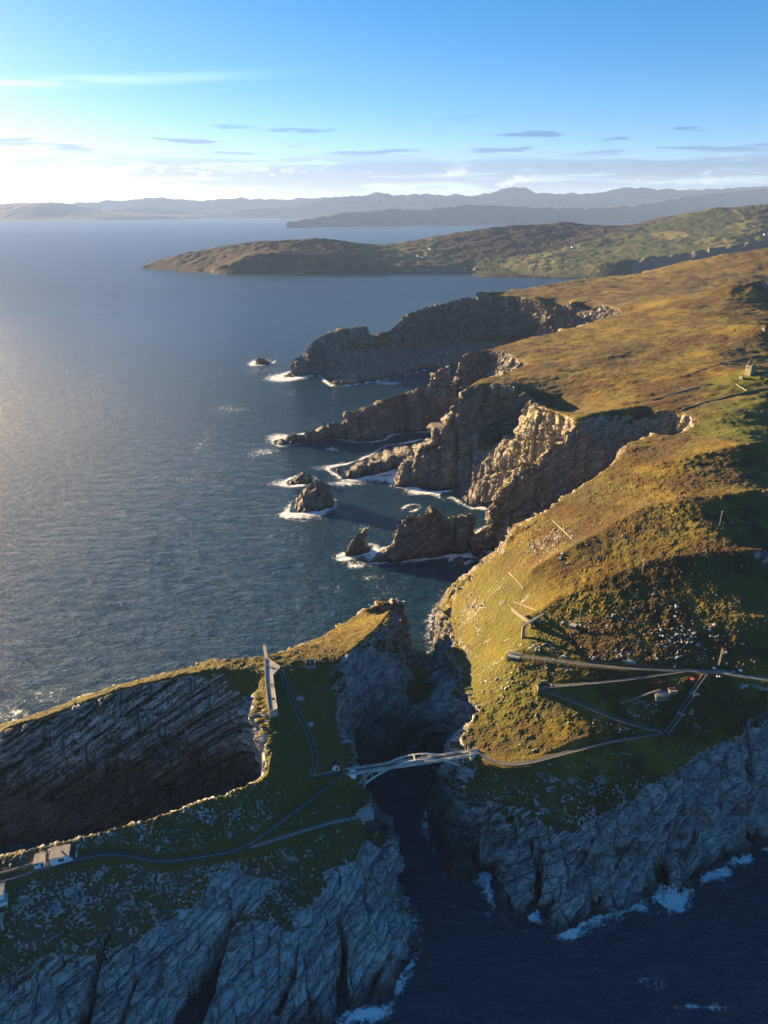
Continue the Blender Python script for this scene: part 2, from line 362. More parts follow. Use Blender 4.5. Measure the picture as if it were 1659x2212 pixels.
LINES = list(PATHS.values()) + [STAIR] + [
 L((-230,190,34,0),(0,1845,42),(150,1810,45),(300,1770,48),(470,1715,50),(545,1690,51),(577,1675,52),(578,1620,54),(572,1580,56),(573,1543,58),(566,1470,59)),
 L((-290,262,40,0),(0,1567,48),(100,1534,51),(250,1479,56),(400,1442,58),(480,1425,60),(572,1418,60),(620,1406,56.5),(700,1371,48.5),(780,1321,43.5),(830,1297,41),(858,1290,40)),
 L((0,1577,50),(100,1546,53),(250,1490,58),(400,1455,60),(480,1445,61),(550,1448,60),(572,1440,61)),
 L((600,1540,58.5),(592,1480,59.6),(585,1430,60.6),(576,1420,60.3)),
 L((785,1688,41),(755,1650,45),(745,1610,47),(735,1560,50),(722,1510,53),(715,1475,54),(720,1440,56),(770,1395,58),(818,1352,57),(832,1335,55),(848,1315,50)),
 L((862,1330,44),(868,1370,32),(872,1420,16)),
 L((700,1425,58),(640,1432,60),(600,1430,61)), L((700,1460,55),(650,1480,56)),
 L((0,2050,26),(220,2060,25),(440,2000,24),(560,1980,24),(700,1940,24),(820,1900,24)),
 L((0,2212,10),(240,2212,8),(440,2150,9),(600,2130,8),(700,2080,9)),
 L((803,1696,35),(841,1742,32),(846,1775,30),(840,1811,29),(856,1831,27),(868,1861,24),(871,1894,19),(881,1937,14),(889,2000,5)),
 L((862,1455,30),(885,1478,23),(915,1480,22),(945,1474,25),(962,1455,30)),
 L((1012,1650,42),(998,1609,45),(1003,1583,46),(1039,1526,49),(1020,1490,46),(1000,1450,42),(985,1400,37),(970,1360,30),(962,1320,22),(975,1280,20)),
 L((1012,1652,40),(1000,1715,33),(1040,1740,32),(1080,1762,31),(1160,1775,31),(1250,1790,30),(1300,1765,34),(1400,1700,40),(1480,1655,45),(1560,1592,50),(1659,1545,57))+[(240,275,57.0),(330,290,55.0)],
 L((985,1262,23),(1020,1240,48),(1090,1195,70),(1130,1140,79),(1200,1090,88),(1260,1050,95),(1334,995,102),(1350,977,103),(1354,953,104),(1417,939,105),(1449,941,105),(1477,931,105),(1508,911,106)),
 L((278,636,86,0),(262,632,72,0),(235,618,52,0),(200,597,38,0),(165,580,28,0),(130,568,12,0),(108,556,1,0)),
 L((1040,1100,40),(1070,1070,52),(1100,1040,59),(1120,1015,68),(1150,1005,71),(1175,985,78),(1195,955,87)),
  L((800,1192,10),(820,1180,15),(840,1178,15)), L((846,1150,'y562'),(878,1111,'y567'),(888,1106,'y567'),(914,1110,'y567'),(921,1093,'y569'),(932,1084,'y570'),(953,1093,'y571'),(983,1098,'y575'),(1023,1103,'y580'),(1045,1105,45)),
 L((849,1165,22),(866,1143,27),(889,1139,28),(932,1136,28),(972,1130,27),(1005,1128,26)),
 L((1060,1002,12),(1100,1005,14),(1150,1020,20)), L((875,759,20),(930,747,25),(1001,735,30),(1080,722,40),(1151,724,50),(1223,720,60)), L((940,878,22),(990,872,28),(1040,860,35)),
 L((1000,838,100),(1048,828,102),(1100,832,103),(1131,842,103),(1171,877,102),(1207,895,103),(1239,911,105),(1258,911,105),(1278,895,105),(1302,885,105),(1377,877,106),(1433,883,106),(1477,887,106),(1508,911,106)),
 L((985,846,98),(975,880,83),(965,905,69),(950,940,52),(910,965,38),(870,1005,17),(850,1040,3)),
 L((122,668,8,0),(148,656,28,0),(158,644,50,0)),
 L((1006,836,101),(1040,818,101),(1085,806,102),(1139,786,102),(1120,774,102),(1092,758,101),(1072,750,101),(1036,756,98),(1000,768,94),(960,785,86),(938,800,78),(920,825,62),(900,838,54),(830,860,46),(770,888,38),(750,887,37),(700,893,34),(660,912,27),(625,935,13)),
 L((1000,764,95),(1104,742,103),(1159,726,106),(1254,703,110),(1290,691,113),(1346,675,117)),
 L((819,715,'y1420'),(838,715,'y1424'),(851,703,'y1430'),(874,675,'y1450'),(930,657,'y1490'),(1000,641,112),(1040,636,113),(1080,638,114),(1120,641,115),(1151,647,115),(1187,653,116),(1223,655,117),(1254,645,118),(1278,643,119),(1302,655,119),(1346,675,118)),
 L((621,782,'y1310'),(652,762,'y1330'),(668,743,'y1345'),(692,723,'y1360'),(732,709,'y1380'),(787,701,'y1390')),
 L((787,701,'y1390'),(805,730,'y1408'),(819,716,'y1420')),
 L((1029,632,'y1540'),(1109,627,'y1600'),(1254,602,'y1750'),(1380,592,'y1850'),(1454,569,'y1850'),(1560,550,'y1830'),(1659,534,'y1800'))+[(1200,1760,230.0)],
 L((1200,800,106),(1300,790,109),(1450,780,116),(1560,790,124),(1620,800,128),(1659,803,130)),
 L((1400,700,122),(1500,700,135),(1659,700,150)), L((1450,640,145),(1560,620,165),(1659,600,180)), L((1350,640,126),(1300,630,122)),
 L((1520,925,106),(1560,900,109),(1659,860,116)), L((1659,950,119),(1500,985,112),(1430,1000,109)),
 L((1659,1050,115),(1400,1090,107),(1250,1170,96),(1150,1230,82)), L((1659,1180,106),(1400,1210,97),(1250,1270,84),(1130,1340,71)),
 L((1659,1330,87),(1400,1340,80),(1250,1370,73)), L((1050,1400,50),(1050,1300,56),(1100,1250,69)), L((1000,1350,36),(1000,1300,38)),
 L((671,1037,'y682'),(690,1030,'y683'),(707,1027,'y684'),(714,1040,'y676')), L((640,1068,10),(655,1060,14)),
 L((646,1022,9),(656,1004,'y750'),(667,1006,'y750')), L((553,775,'y1403'),(569,770,'y1403')),
 L((752,1180,10),(770,1152,18),(782,1139,'y572'),(793,1131,'y574'),(797,1150,20)), L((880,1097,3),(895,1095,3)), L((960,1068,5),(968,1066,5)), L((990,1208,6),(1002,1205,5)), L((1640,1850,7),(1660,1848,8)),
 L((720,826,5),(800,816,6),(880,803,6)), L((740,1020,8),(800,1000,12),(850,985,15),(900,965,16)),
]
STK_LINES = None
t1 = time.time()
ALLP = [COAST] + list(STACKS.values())
far_f, _ = solve(-420, 1500, 100, 2420, 4.0, ALLP, LINES, levels=4)
near_f, near_l = solve(-290, 330, 110, 640, 1.0, ALLP, LINES, levels=4, outer=far_f)
def blur(z, n):
    for _ in range(n):
        p = np.pad(z, 1, mode='edge'); z = (p[:-2, 1:-1] + p[2:, 1:-1] + p[1:-1, :-2] + p[1:-1, 2:] + 2 * z) / 6
    return z
near_f.z = blur(near_f.z, 2); far_f.z = blur(far_f.z, 1)
def height(x, y):
    w = np.minimum(np.minimum(sstep(-288, -268, x), 1 - sstep(290, 326, x)), np.minimum(sstep(112, 120, y), 1 - sstep(600, 636, y)))
    return far_f(x, y) * (1 - w) + near_f(x, y) * w
print('solve', round(time.time() - t1, 1)); t1 = time.time()

def proj(p):
    """picture position (in 1659-wide units) and distance of points, for choosing mesh fineness only"""
    x, y, z = p[:, 0], p[:, 1], p[:, 2] - CAM_H
    d = y * CP - z * SP; d = np.maximum(d, 1.0)
    return 829.5 + FP * x / d, 1106 + FP * (-(z * CP) - y * SP) / d, d
def too_long(A, B, px=DETAIL_PX if 'DETAIL_PX' in globals() else 3.1):
    ua, va, da = proj(A); ub, vb, db = proj(B); m = (A + B) * 0.5
    img = np.hypot(ua - ub, va - vb); ln = np.linalg.norm(A - B, axis=1); d = (da + db) * 0.5
    u, v = (ua + ub) * 0.5, (va + vb) * 0.5
    lim = np.full(len(A), float(px))
    e_ = 3.0
    hx_ = (height(m[:, 0] + e_, m[:, 1]) - height(m[:, 0] - e_, m[:, 1])) / (2 * e_); hy_ = (height(m[:, 0], m[:, 1] + e_) - height(m[:, 0], m[:, 1] - e_)) / (2 * e_)
    away = (hx_ * m[:, 0] + hy_ * m[:, 1] - (m[:, 2] - CAM_H)) < -5      # slopes that fall away from the drone
    lim[away] *= 2.5
    lim[m[:, 2] < -3] *= 4
    lim[(u < -120) | (u > 1780) | (v > 2330) | (v < 300)] *= 6
    return (img > lim) | (ln > lim * d / FP * 3.5)
V2, T = base_grid(-420, 1500, 100, 2420, 16.0)
zz = height(V2[:, 0], V2[:, 1])
T = T[(zz[T] > -8.9).any(1)]
V2, T = refine(V2, T, height, too_long, 9)
Z = height(V2[:, 0], V2[:, 1])
T = T[(Z[T] > -5).any(1)]
T, (V2, Z) = tidy(T, len(V2), V2, Z)
print('land', len(V2), len(T), round(time.time() - t1, 1)); t1 = time.time()

x, y = V2[:, 0], V2[:, 1]
e = 1.2
gx = (height(x + e, y) - height(x - e, y)) / (2 * e); gy = (height(x, y + e) - height(x, y - e)) / (2 * e)
slope = np.sqrt(gx * gx + gy * gy)
nrm = np.column_stack([-gx, -gy, np.ones_like(gx)]); nrm /= np.linalg.norm(nrm, axis=1)[:, None]
def soft_poly(pts, r=9.0):
    pp = [(p[0], p[1]) for p in pts]; ja = 14 * fbm(x / 18, y / 18, 0 * x, 2, 311); jb = 14 * fbm(x / 18, y / 18, 0 * x, 2, 313)
    return sum(inside(pp, x + ja + r * math.cos(t_), y + jb + r * math.sin(t_) * 0.9).astype(np.float32) for t_ in (0, 0.9, 1.8, 2.7, 3.6, 4.5, 5.4)) / 7
def in_poly(pts): return inside([(p[0], p[1]) for p in pts], x, y).astype(np.float32)
ROCKY = [L((735,1420,52),(800,1440,40),(860,1440,30),(960,1440,30),(1000,1500,40),(1000,1600,40),(960,1660,10),(820,1650,10),(765,1600,40),(745,1500,45)),
         L((230,2240,6),(250,2050,24),(420,1960,28),(470,1880,37),(560,1890,34),(640,1905,29),(760,1850,31),(790,1800,34),(848,1800,30),(905,2040,-2),(760,2220,-2),(480,2240,-4)),
         L((935,1700,20),(960,1735,28),(1010,1742,31),(1080,1768,31),(1160,1782,30),(1250,1795,30),(1310,1770,33),(1400,1708,39),(1480,1660,44),(1560,1596,50),(1670,1550,57),(1690,1830,-4),(1200,2040,-4),(1060,2030,-4),(920,1800,-4))]
GRASSY = [L((985,1262,20),(1090,1195,70),(1260,1050,95),(1300,1200,90),(1150,1400,60),(1060,1530,50),(1025,1520,47),(1005,1450,42),(990,1400,37),(972,1340,28)),
          L((590,1545,57),(700,1480,54),(730,1600,47),(750,1690,44),(800,1700,36),(790,1790,34),(640,1890,30),(560,1870,34),(520,1845,39),(590,1700,48)),
          L((1050,1620,46),(1300,1480,62),(1659,1480,69),(1659,1530,60),(1420,1670,43),(1250,1770,33),(1080,1740,33),(1010,1700,37))]
wob = fbm(x / 14, y / 14, Z / 14, 4, 3)
rocky = sum(in_poly(q) for q in ROCKY); grassy = sum(in_poly(q) for q in GRASSY)
north = sstep(520, 610, y)
wob2 = fbm(x / 30, y / 22, Z / 30, 4, 301)
steep = sstep(0.80, 1.2, slope + 0.34 * wob + north * 0.30 + rocky * (0.50 + 0.9 * wob2) - 0.55 * grassy * (1 + 0.8 * wob2) + north * 0.7 * (1 - sstep(24, 42, Z + 14 * wob)) + 0.9 * (1 - sstep(10, 24, Z + 7 * wob)))
PGX, PGY = np.meshgrid(np.arange(-290, 331, 1.0), np.arange(110, 641, 1.0))
pg = np.full(PGX.shape, 99.0); pz = np.zeros(PGX.shape)
for ln in list(PATHS.values()) + [STAIR]:
    for c in dense(ln, 0.7):
        i0, j0 = int(c[0] + 290), int(c[1] - 110)
        sl_ = (slice(max(0, j0 - 9), j0 + 10), slice(max(0, i0 - 9), i0 + 10))
        q = np.hypot(PGX[sl_] - c[0], PGY[sl_] - c[1]); k = q < pg[sl_]
        pg[sl_] = np.where(k, q, pg[sl_]); pz[sl_] = np.where(k, c[2], pz[sl_])
inr = (x > -290) & (x < 330) & (y > 110) & (y < 640)
nearpath = np.where(inr, Field(-290, 110, pg, 1.0)(x, y), 99.0)
pathz = Field(-290, 110, pz, 1.0)(x, y)
calm = sstep(1.6, 4.5, nearpath)

# big buttresses and gullies, tilted strata, joint blocks, and tussocky ground
sc = 1 + 1.3 * sstep(350, 1000, y)
g1 = fbm(x / (16 * sc), y / (16 * sc), Z / (46 * sc), 3, 11) * 4.2 * sc
g2 = ridged(x / (6 * sc), y / (6 * sc), Z / (15 * sc), 2, 29) * 0.9 * sc
wx = gnoise(x / 7, y / 7, Z / 7, 41) * 2.2; wy = gnoise(x / 7, y / 7, Z / 7, 43) * 2.2
def blocks(sx, sy, sz, seed, rot=0.5, dip=-0.5):
    cx, sx_ = math.cos(rot), math.sin(rot)
    a = (x + wx) * cx + (y + wy) * sx_; b = -(x + wx) * sx_ + (y + wy) * cx; c = Z + dip * a + 0.2 * b + wx * 0.4
    fc = np.floor(c / sz); fa = np.floor(a / sx + 0.37 * fc); fb = np.floor(b / sy + 0.61 * fc)
    r = hash01(fa, fb, fc, seed)
    ea = a / sx + 0.37 * fc - fa; ec = c / sz - fc
    crack = 1 - sstep(0.0, 0.10, np.minimum(np.minimum(ea, 1 - ea) * sx / sz, np.minimum(ec, 1 - ec)))
    return r - 0.5, crack
nb = sstep(470, 640, y)
b0, c0 = blocks(26 * sc, 30 * sc, 13.0 * sc, 3, 0.15, -0.55)
b1, c1 = blocks(13 * sc, 15 * sc, 5.5 * sc, 5, 0.25, -0.50)
b2, c2 = blocks(5.0 * sc, 6.5 * sc, 2.2 * sc, 7, 0.45, -0.55)
b3, c3 = blocks(1.9, 2.6, 0.9, 13, 0.1, -0.50)
n1_, k1_ = blocks(8 * sc, 9 * sc, 60 * sc, 23, 0.5, 0.1)          # upright ribs of the northern cliffs
n2_, k2_ = blocks(3.6 * sc, 4.0 * sc, 16 * sc, 27, 0.9, 0.15)
st = Z - 0.52 * (x * 0.95 + y * 0.25) + wx * 1.3 + g1 * 0.3
def layers(th, seed):
    q = st / th; f = np.floor(q); h0 = hash01(f, 0 * x, 0 * x, seed); fr = q - f
    return (h0 - 0.5) + 0.35 * (fr - 0.5), 1 - sstep(0.0, 0.16, fr)
l1, lc1 = layers(4.2 * sc, 9); l2, lc2 = layers(1.5 * sc, 19)
south_d = (b0 * 5.5 + b1 * 4.2 + b2 * 1.6 + b3 * 0.45 + l1 * 1.7 + l2 * 0.35) * sc - (c0 * 3.4 + c1 * 2.2 + c2 * 0.6 + lc1 * 1.0) * sc
north_d = (b0 * 3.4 + n1_ * 5.4 + n2_ * 2.8 + b2 * 1.2 + l1 * 1.1 + l2 * 0.7) * sc - (k1_ * 2.8 + k2_ * 1.2 + c0 * 1.6) * sc
rockd = g1 * (1 - 0.35 * nb) + g2 * 1.2 + south_d * (1 - nb) + north_d * nb
above = sstep(-3, 3, Z)
grassd = (fbm(x / 60, y / 60, 0 * x, 2, 61) * 3.5 * sstep(20, 60, Z) * sstep(0, 60, x + 20) + fbm(x / 9, y / 9, 0 * x, 3, 63) * 0.6 + fbm(x / 26, y / 13, 0 * x, 3, 65) * 1.5 * sstep(350, 700, y) + (np.abs(gnoise(x / 1.7, y / 1.7, 0 * x, 67)) * 1.0 + gnoise(x / 4.5, y / 4.5, 0 * x, 69) * 0.6) * (0.55 + 0.45 * (1 - grassy)) * (1 - 0.75 * sstep(420, 800, y)))
amp = steep * (0.6 + 0.4 * sstep(0.6, 1.6, slope)) * (0.4 + 0.6 * above)
hn = nrm.copy(); hn[:, 2] *= 0.55
rockd = np.where((x < -45) & (y > 203) & (y < 264), np.clip(rockd, -0.8, 1.1), rockd)
off_ = hn * (rockd * amp * calm)[:, None]
off_[:, 2] = np.minimum(off_[:, 2], 0.9 + 3.0 * sstep(330, 420, y))
PV = np.column_stack([x, y, Z]) + off_
PV[:, 2] += grassd * (1 - steep) * calm * above
bench = 1 - sstep(1.9, 3.6, nearpath)
PV[:, 2] = PV[:, 2] * (1 - bench) + (pathz - 0.06) * bench
# clefts cut by the sea into the lower rocks
CLEFTS = [(L((735,1975,23),(744,2020,15),(742,2080,7),(738,2140,2),(742,2210,-3)), (0.8, 3.2), 20), (L((528,1925,33),(512,1965,27),(490,2010,21),(462,2080,13),(440,2150,6),(410,2230,-3)), (0.9, 6.0), 22),
          (L((238,2005,29),(218,2070,22),(200,2140,14),(175,2230,6)), (0.7, 2.8), 14), (L((300,2120,14),(280,2170,9),(260,2230,3)), (0.6, 1.6), 8), (L((640,2040,15),(632,2110,9),(600,2190,2)), (0.6, 1.4), 8),
          (L((1150,1800,28),(1168,1850,20),(1166,1900,12),(1152,1965,0)), (0.9, 3.4), 14), (L((1290,1800,28),(1262,1850,22),(1215,1890,17),(1180,1930,11)), (0.6, 1.8), 7),
          (L((1462,1740,32),(1452,1800,22),(1442,1850,14),(1428,1910,0)), (0.7, 2.6), 12), (L((1560,1690,36),(1520,1760,26),(1480,1830,16)), (0.6, 1.6), 6), (L((1400,1740,32),(1370,1800,24),(1330,1870,14)), (0.5, 1.4), 6),
          (L((1606,1570,52),(1622,1640,44),(1640,1720,30),(1655,1800,10)), (1.0, 3.2), 12), (L((1022,1790,24),(1045,1840,14),(1055,1885,0)), (1.0, 3.5), 12), (L((1080,1790,28),(1072,1850,18),(1066,1930,4)), (0.6, 1.6), 6)]
for ln, (w0, w1), dep in CLEFTS:
    d = dense(ln, 0.6); k = (np.abs(x - d[:, 0].mean()) < 45) & (np.abs(y - d[:, 1].mean()) < 50); ii = np.nonzero(k)[0]
    q = np.full(len(ii), 9.0)
    jx_ = x[ii] + wx[ii] * 0.35; jy_ = y[ii] + wy[ii] * 0.35
    for i_, c in enumerate(d): q = np.minimum(q, np.hypot(jx_ - c[0], jy_ - c[1]) / (w0 + (w1 - w0) * i_ / len(d)))
    dd = dep * (1 - sstep(0.55, 1.1, q))
    PV[ii, 2] = np.maximum(PV[ii, 2] - dd, np.minimum(PV[ii, 2], -1.5))
gx_all = None
N = vnormals(PV, T)
flat = N[:, 2]
micro = fbm(x / 3.2, y / 3.2, PV[:, 2] / 3.2, 3, 71)
rockmask = sstep(0.25, 0.6, steep + 0.22 * micro + 0.5 * (0.72 - flat) * (steep > 0.1)) * calm
# turf clings to ledges above the spray
ledge = sstep(0.66, 0.86, flat + 0.14 * micro) * sstep(10, 24, PV[:, 2] + 8 * wob) * (1 - 0.55 * rocky) * (1 - 0.5 * north)
rockmask = rockmask * (1 - 0.9 * ledge)
outcrop = sstep(0.30, 0.46, fbm(x / 11, y / 5.5, 0 * x, 4, 77) - 0.10 + 0.22 * (slope - 0.5) + 0.05 * micro) * (y < 600) * calm * (1 - 0.5 * grassy)
PV[:, 2] += outcrop * (1 - rockmask) * (0.7 + 0.6 * b2)
rockmask = np.maximum(rockmask, outcrop)
# stony ground: loose stones and bare patches in the turf
stony = ((x < 5) & (y < 232)).astype(float) * 0.30 * (1 - sstep(208, 232, y)) + ((y < 262) & (x > 20)).astype(float) * 0.12
for (u, v, z_, rx, ry, a_) in ((1185,1180,80,20,20,.50),(1480,1365,80,34,20,.22),(1290,1345,75,30,14,.15),(1020,1300,50,14,30,.40),(1000,1400,42,10,20,.35),(1090,1470,57,16,14,.22),(470,1765,46,50,14,.36),(200,1800,44,60,12,.42),(390,1900,33,60,22,.42),(150,1945,33,32,18,.50),(640,1900,30,50,14,.30),(1250,1745,34,60,14,.30),(1330,1540,58,30,5,.3),(1300,1424,69,60,5,.35),(1140,1400,67,20,6,.4)):
    c = P(u, v, z=z_); stony = np.maximum(stony, a_ * np.exp(-((x - c[0]) / rx) ** 2 - ((y - c[1]) / ry) ** 2))
st_n = fbm(x / 1.25, y / 1.0, PV[:, 2] / 1.25, 2, 81) + 0.55 * fbm(x / 8, y / 5, 0 * x, 3, 83)
stones = sstep(0.40, 0.50, st_n * 0.8 + stony * 0.85) * (stony > 0.03) * calm
PV[:, 2] += stones * (1 - rockmask) * (0.25 + 0.45 * (b3 + 0.5))
rockmask = np.maximum(rockmask, stones * 0.95)
bare = (1 - sstep(195, 245, y)) * (x < 20) * sstep(-0.05, 0.25, fbm(x / 12, y / 7, 0 * x, 4, 85) + 0.12) + 0.6 * ((x > 20) & (y < 270)) * sstep(0.1, 0.4, fbm(x / 12, y / 7, 0 * x, 4, 87)); bare = bare * calm
dark = ((x < -52) & (y > 205) & (y < 325)) * (1 - sstep(16, 44, PV[:, 2] + 16 * wob)) + ((x > -25) & (x < 45) & (y > 232) & (y < 352)) * (1 - sstep(10, 38, PV[:, 2] + 12 * wob)); dark = np.clip(dark, 0, 1)  # dark-stained rock low in chasm and gorge, their deep shade painted in too
lush = np.zeros(len(x)); LUSH = [L((1490,925,106),(1530,885,108),(1600,862,114),(1680,848,118),(1680,965,120),(1560,945,110)), L((1520,815,122),(1600,800,126),(1680,790,132),(1680,830,124),(1600,838,120))]
for q_ in LUSH: lush = np.maximum(lush, soft_poly(q_))
west = soft_poly(L((985,1262,20),(1090,1195,70),(1170,1330,68),(1180,1420,66),(1160,1500,58),(1100,1560,51),(1015,1570,46),(1000,1450,42),(985,1390,37),(968,1330,26)))
lush = np.maximum(lush, 0.65 * west)
lush = np.maximum(lush, 0.25 * ((x > -75) & (x < 5) & (y > 215) & (y < 330)))
print('tris', len(T)); print('displace', round(time.time() - t1, 1)); t1 = time.time()
# ------------------------------------------------------------------ materials of the land and sea
def land_material():
    k = NT('turf_and_rock'); o = k.obj()
    rock = k.attr('rock'); z = k.sep(o, 2); yy = k.sep(o, 1); xx = k.sep(o, 0)
    # turf: green, straw and bracken mixed in patches
    n1 = k.noise(o, 0.012, 4, 0.6); n2 = k.noise(o, 0.06, 5, 0.65); n3 = k.noise(o, 0.5, 4, 0.7); n4 = k.noise(o, 1.6, 3, 0.7)
    green = k.mix(n3, (0.064, 0.057, 0.019), (0.160, 0.134, 0.042))
    straw = k.mix(n3, (0.155, 0.105, 0.008), (0.400, 0.270, 0.020))
    heath = k.mix(n3, (0.035, 0.018, 0.007), (0.135, 0.062, 0.015))
    f = k.mrange(k.math('ADD', k.math('MULTIPLY', n1, 0.9), k.math('MULTIPLY', n2, 0.7)), 0.62, 0.92)
    land_f = k.math('MAXIMUM', k.mrange(xx, 20, 90, 0.0, 1.0), k.mrange(yy, 312, 345, 0.0, 1.0))
    turf = k.mix(k.math('MULTIPLY', f, k.math('ADD', 0.35, k.math('MULTIPLY', land_f, 0.6))), green, straw)
    f2 = k.mrange(k.math('ADD', n2, k.math('MULTIPLY', k.noise(o, 0.02, 3), 0.8)), 0.80, 0.97)
    turf = k.mix(k.math('MULTIPLY', f2, k.math('MULTIPLY', land_f, 0.85)), turf, heath)
    turf = k.mix(k.math('MULTIPLY', k.attr('lush'), k.mrange(n2, 0.3, 0.6, 0.35, 0.9)), turf, k.mix(n3, (0.080, 0.095, 0.010), (0.220, 0.235, 0.020)))
    turf = k.mix(k.math('MULTIPLY', k.attr('bare'), k.mrange(n3, 0.35, 0.6)), turf, (0.150, 0.125, 0.105))
    turf = k.mix(k.mrange(n4, 0.35, 0.62), k.mix(0.45, turf, (0.02, 0.02, 0.004)), turf)
    # rock: grey slabs, purple sandstone to the north, pale quartz stains, dark wet foot
    s = k.scale(o, (0.5, 0.5, 1.0), (0.32, 0.38, 0.3))
    r1 = k.noise(o, 0.05, 5, 0.6); r2 = k.noise(s, 0.35, 6, 0.7, 0.6); r3 = k.noise(o, 1.5, 4, 0.7)
    grey = k.mix(k.mrange(r2, 0.3, 0.7), (0.260, 0.260, 0.262), (0.520, 0.515, 0.500))
    purp = k.mix(k.mrange(r2, 0.3, 0.7), (0.095, 0.085, 0.080), (0.300, 0.255, 0.210))
    ny = k.mrange(k.math('ADD', yy, k.math('MULTIPLY', k.math('SUBTRACT', r1, 0.5), 200)), 320, 430)
    rk = k.mix(ny, grey, purp)
    tan = k.math('MULTIPLY', k.mrange(xx, 92, 125), k.math('MULTIPLY', k.mrange(yy, 585, 610), k.mrange(yy, 880, 830)))
    rk = k.mix(k.math('MULTIPLY', tan, 0.85), rk, k.mix(k.mrange(r2, 0.3, 0.7), (0.200, 0.165, 0.115), (0.450, 0.375, 0.265)))
    pale = k.mrange(k.math('ADD', r1, k.math('MULTIPLY', r2, 0.35)), 0.72, 0.84)
    rk = k.mix(k.math('MULTIPLY', pale, k.mrange(ny, 0, 1, 0.75, 0.35)), rk, (0.55, 0.53, 0.50))
    lich = k.mrange(k.noise(o, 0.16, 5, 0.65), 0.52, 0.66)
    rk = k.mix(k.math('MULTIPLY', lich, k.mrange(ny, 0, 1, 0.25, 0.6)), rk, (0.16, 0.125, 0.045))
    # bedding rises eastward: thin beds across that dip
    bed = k.math('ADD', k.math('SUBTRACT', z, k.math('ADD', k.math('MULTIPLY', xx, 0.49), k.math('MULTIPLY', yy, 0.13))), k.math('MULTIPLY', k.noise(o, 0.12, 3), 5.0))
    cmb = k.n.new('ShaderNodeCombineXYZ'); k.l(bed, cmb.inputs[2]); k.l(k.math('MULTIPLY', xx, 0.10), cmb.inputs[0]); k.l(k.math('MULTIPLY', yy, 0.10), cmb.inputs[1])
    lay = k.noise(cmb.outputs[0], 0.38, 5, 0.62)
    rk = k.mix(k.mrange(lay, 0.34, 0.47, 0.6, 0.0), rk, (0.085, 0.083, 0.083))
    cmb2 = k.n.new('ShaderNodeCombineXYZ'); k.l(k.math('MULTIPLY', bed, 0.55), cmb2.inputs[2]); k.l(k.math('MULTIPLY', xx, 0.22), cmb2.inputs[0]); k.l(k.math('MULTIPLY', yy, 0.22), cmb2.inputs[1])
    crk = k.voro(cmb2.outputs[0], 0.6, 'DISTANCE_TO_EDGE', rnd=1.0)
    rk = k.mix(k.mrange(crk, 0.0, 0.025, 0.5, 0.0), rk, (0.05, 0.05, 0.05))
    wet = k.mrange(k.math('ADD', z, k.math('MULTIPLY', r1, 6)), 4.2, 8.5, 0.85, 0.0)
    rk = k.mix(wet, rk, (0.028, 0.022, 0.018))
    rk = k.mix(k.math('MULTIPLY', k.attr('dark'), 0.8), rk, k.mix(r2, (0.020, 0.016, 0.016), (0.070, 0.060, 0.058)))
    rf = k.mrange(k.math('ADD', rock, k.math('MULTIPLY', k.math('SUBTRACT', r3, 0.5), 0.7)), 0.35, 0.6)
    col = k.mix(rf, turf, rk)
    hb = k.math('ADD', k.math('MULTIPLY', r2, 0.9), k.math('ADD', k.math('MULTIPLY', r3, 0.35), k.math('MULTIPLY', lay, 0.9)))
    hb = k.math('ADD', hb, k.math('MULTIPLY', k.mrange(crk, 0.0, 0.08), 0.8))
    tb = k.math('ADD', k.math('MULTIPLY', n3, 1.1), k.math('MULTIPLY', n4, 0.8))
    tb = k.math('ADD', tb, k.math('MULTIPLY', k.noise(k.scale(o, (0.25, 0.8, 0.8), (0, 0, 0.2)), 0.55, 4, 0.65), 2.0))
    hgt = k.mix(rf, tb, hb)
    k.set(Base_Color=col, Roughness=k.mrange(wet, 0, 1, 0.9, 0.45), Normal=k.bump(hgt, 1.0, 1.4))
    k.put(k.b.inputs['Specular IOR Level'], 0.25)
    return k.m
M_LAND = land_material()
def sea_material():
    k = NT('sea_water'); o = k.obj()
    foam = k.attr('foam')
    w1 = k.noise(k.scale(o, (0.5, 1.0, 1.0), (0, 0, 0.35)), 0.10, 3, 0.6)
    w2 = k.noise(k.scale(o, (0.55, 1.0, 1.0), (0, 0, 0.25)), 0.32, 4, 0.65)
    w3 = k.noise(k.scale(o, (0.7, 1.0, 1.0), (0, 0, 0.5)), 1.1, 3, 0.6)
    big = k.noise(o, 0.006, 3, 0.6)
    hgt = k.math('ADD', k.math('MULTIPLY', w1, 4.6), k.math('ADD', k.math('MULTIPLY', w2, 3.0), k.math('MULTIPLY', w3, 0.9)))
    lace = k.voro(k.scale(o, (1, 1, 1)), 0.35, 'DISTANCE_TO_EDGE')
    fn = k.noise(o, 0.22, 6, 0.7, 1.0); fn2 = k.noise(o, 1.0, 4, 0.7)
    fsum = k.math('ADD', foam, k.math('MULTIPLY', k.math('SUBTRACT', fn, 0.5), 1.7))
    fsum = k.math('ADD', fsum, k.math('MULTIPLY', k.math('SUBTRACT', fn2, 0.5), 0.9))
    ff = k.mrange(fsum, 0.39, 0.72)
    body = k.mix(k.mrange(foam, 0.0, 0.5), k.mix(big, (0.006, 0.029, 0.058), (0.010, 0.040, 0.074)), (0.009, 0.038, 0.054))
    k.set(Base_Color=k.mix(ff, body, (0.80, 0.82, 0.84)), Roughness=k.math('MAXIMUM', k.mrange(ff, 0, 1, 0.06, 0.8), k.mrange(k.sep(o, 1), 500, 2600, 0.06, 0.34)), Normal=k.bump(hgt, 1.0, 1.0))
    k.put(k.b.inputs['IOR'], 1.33)
    return k.m
M_SEA = sea_material()
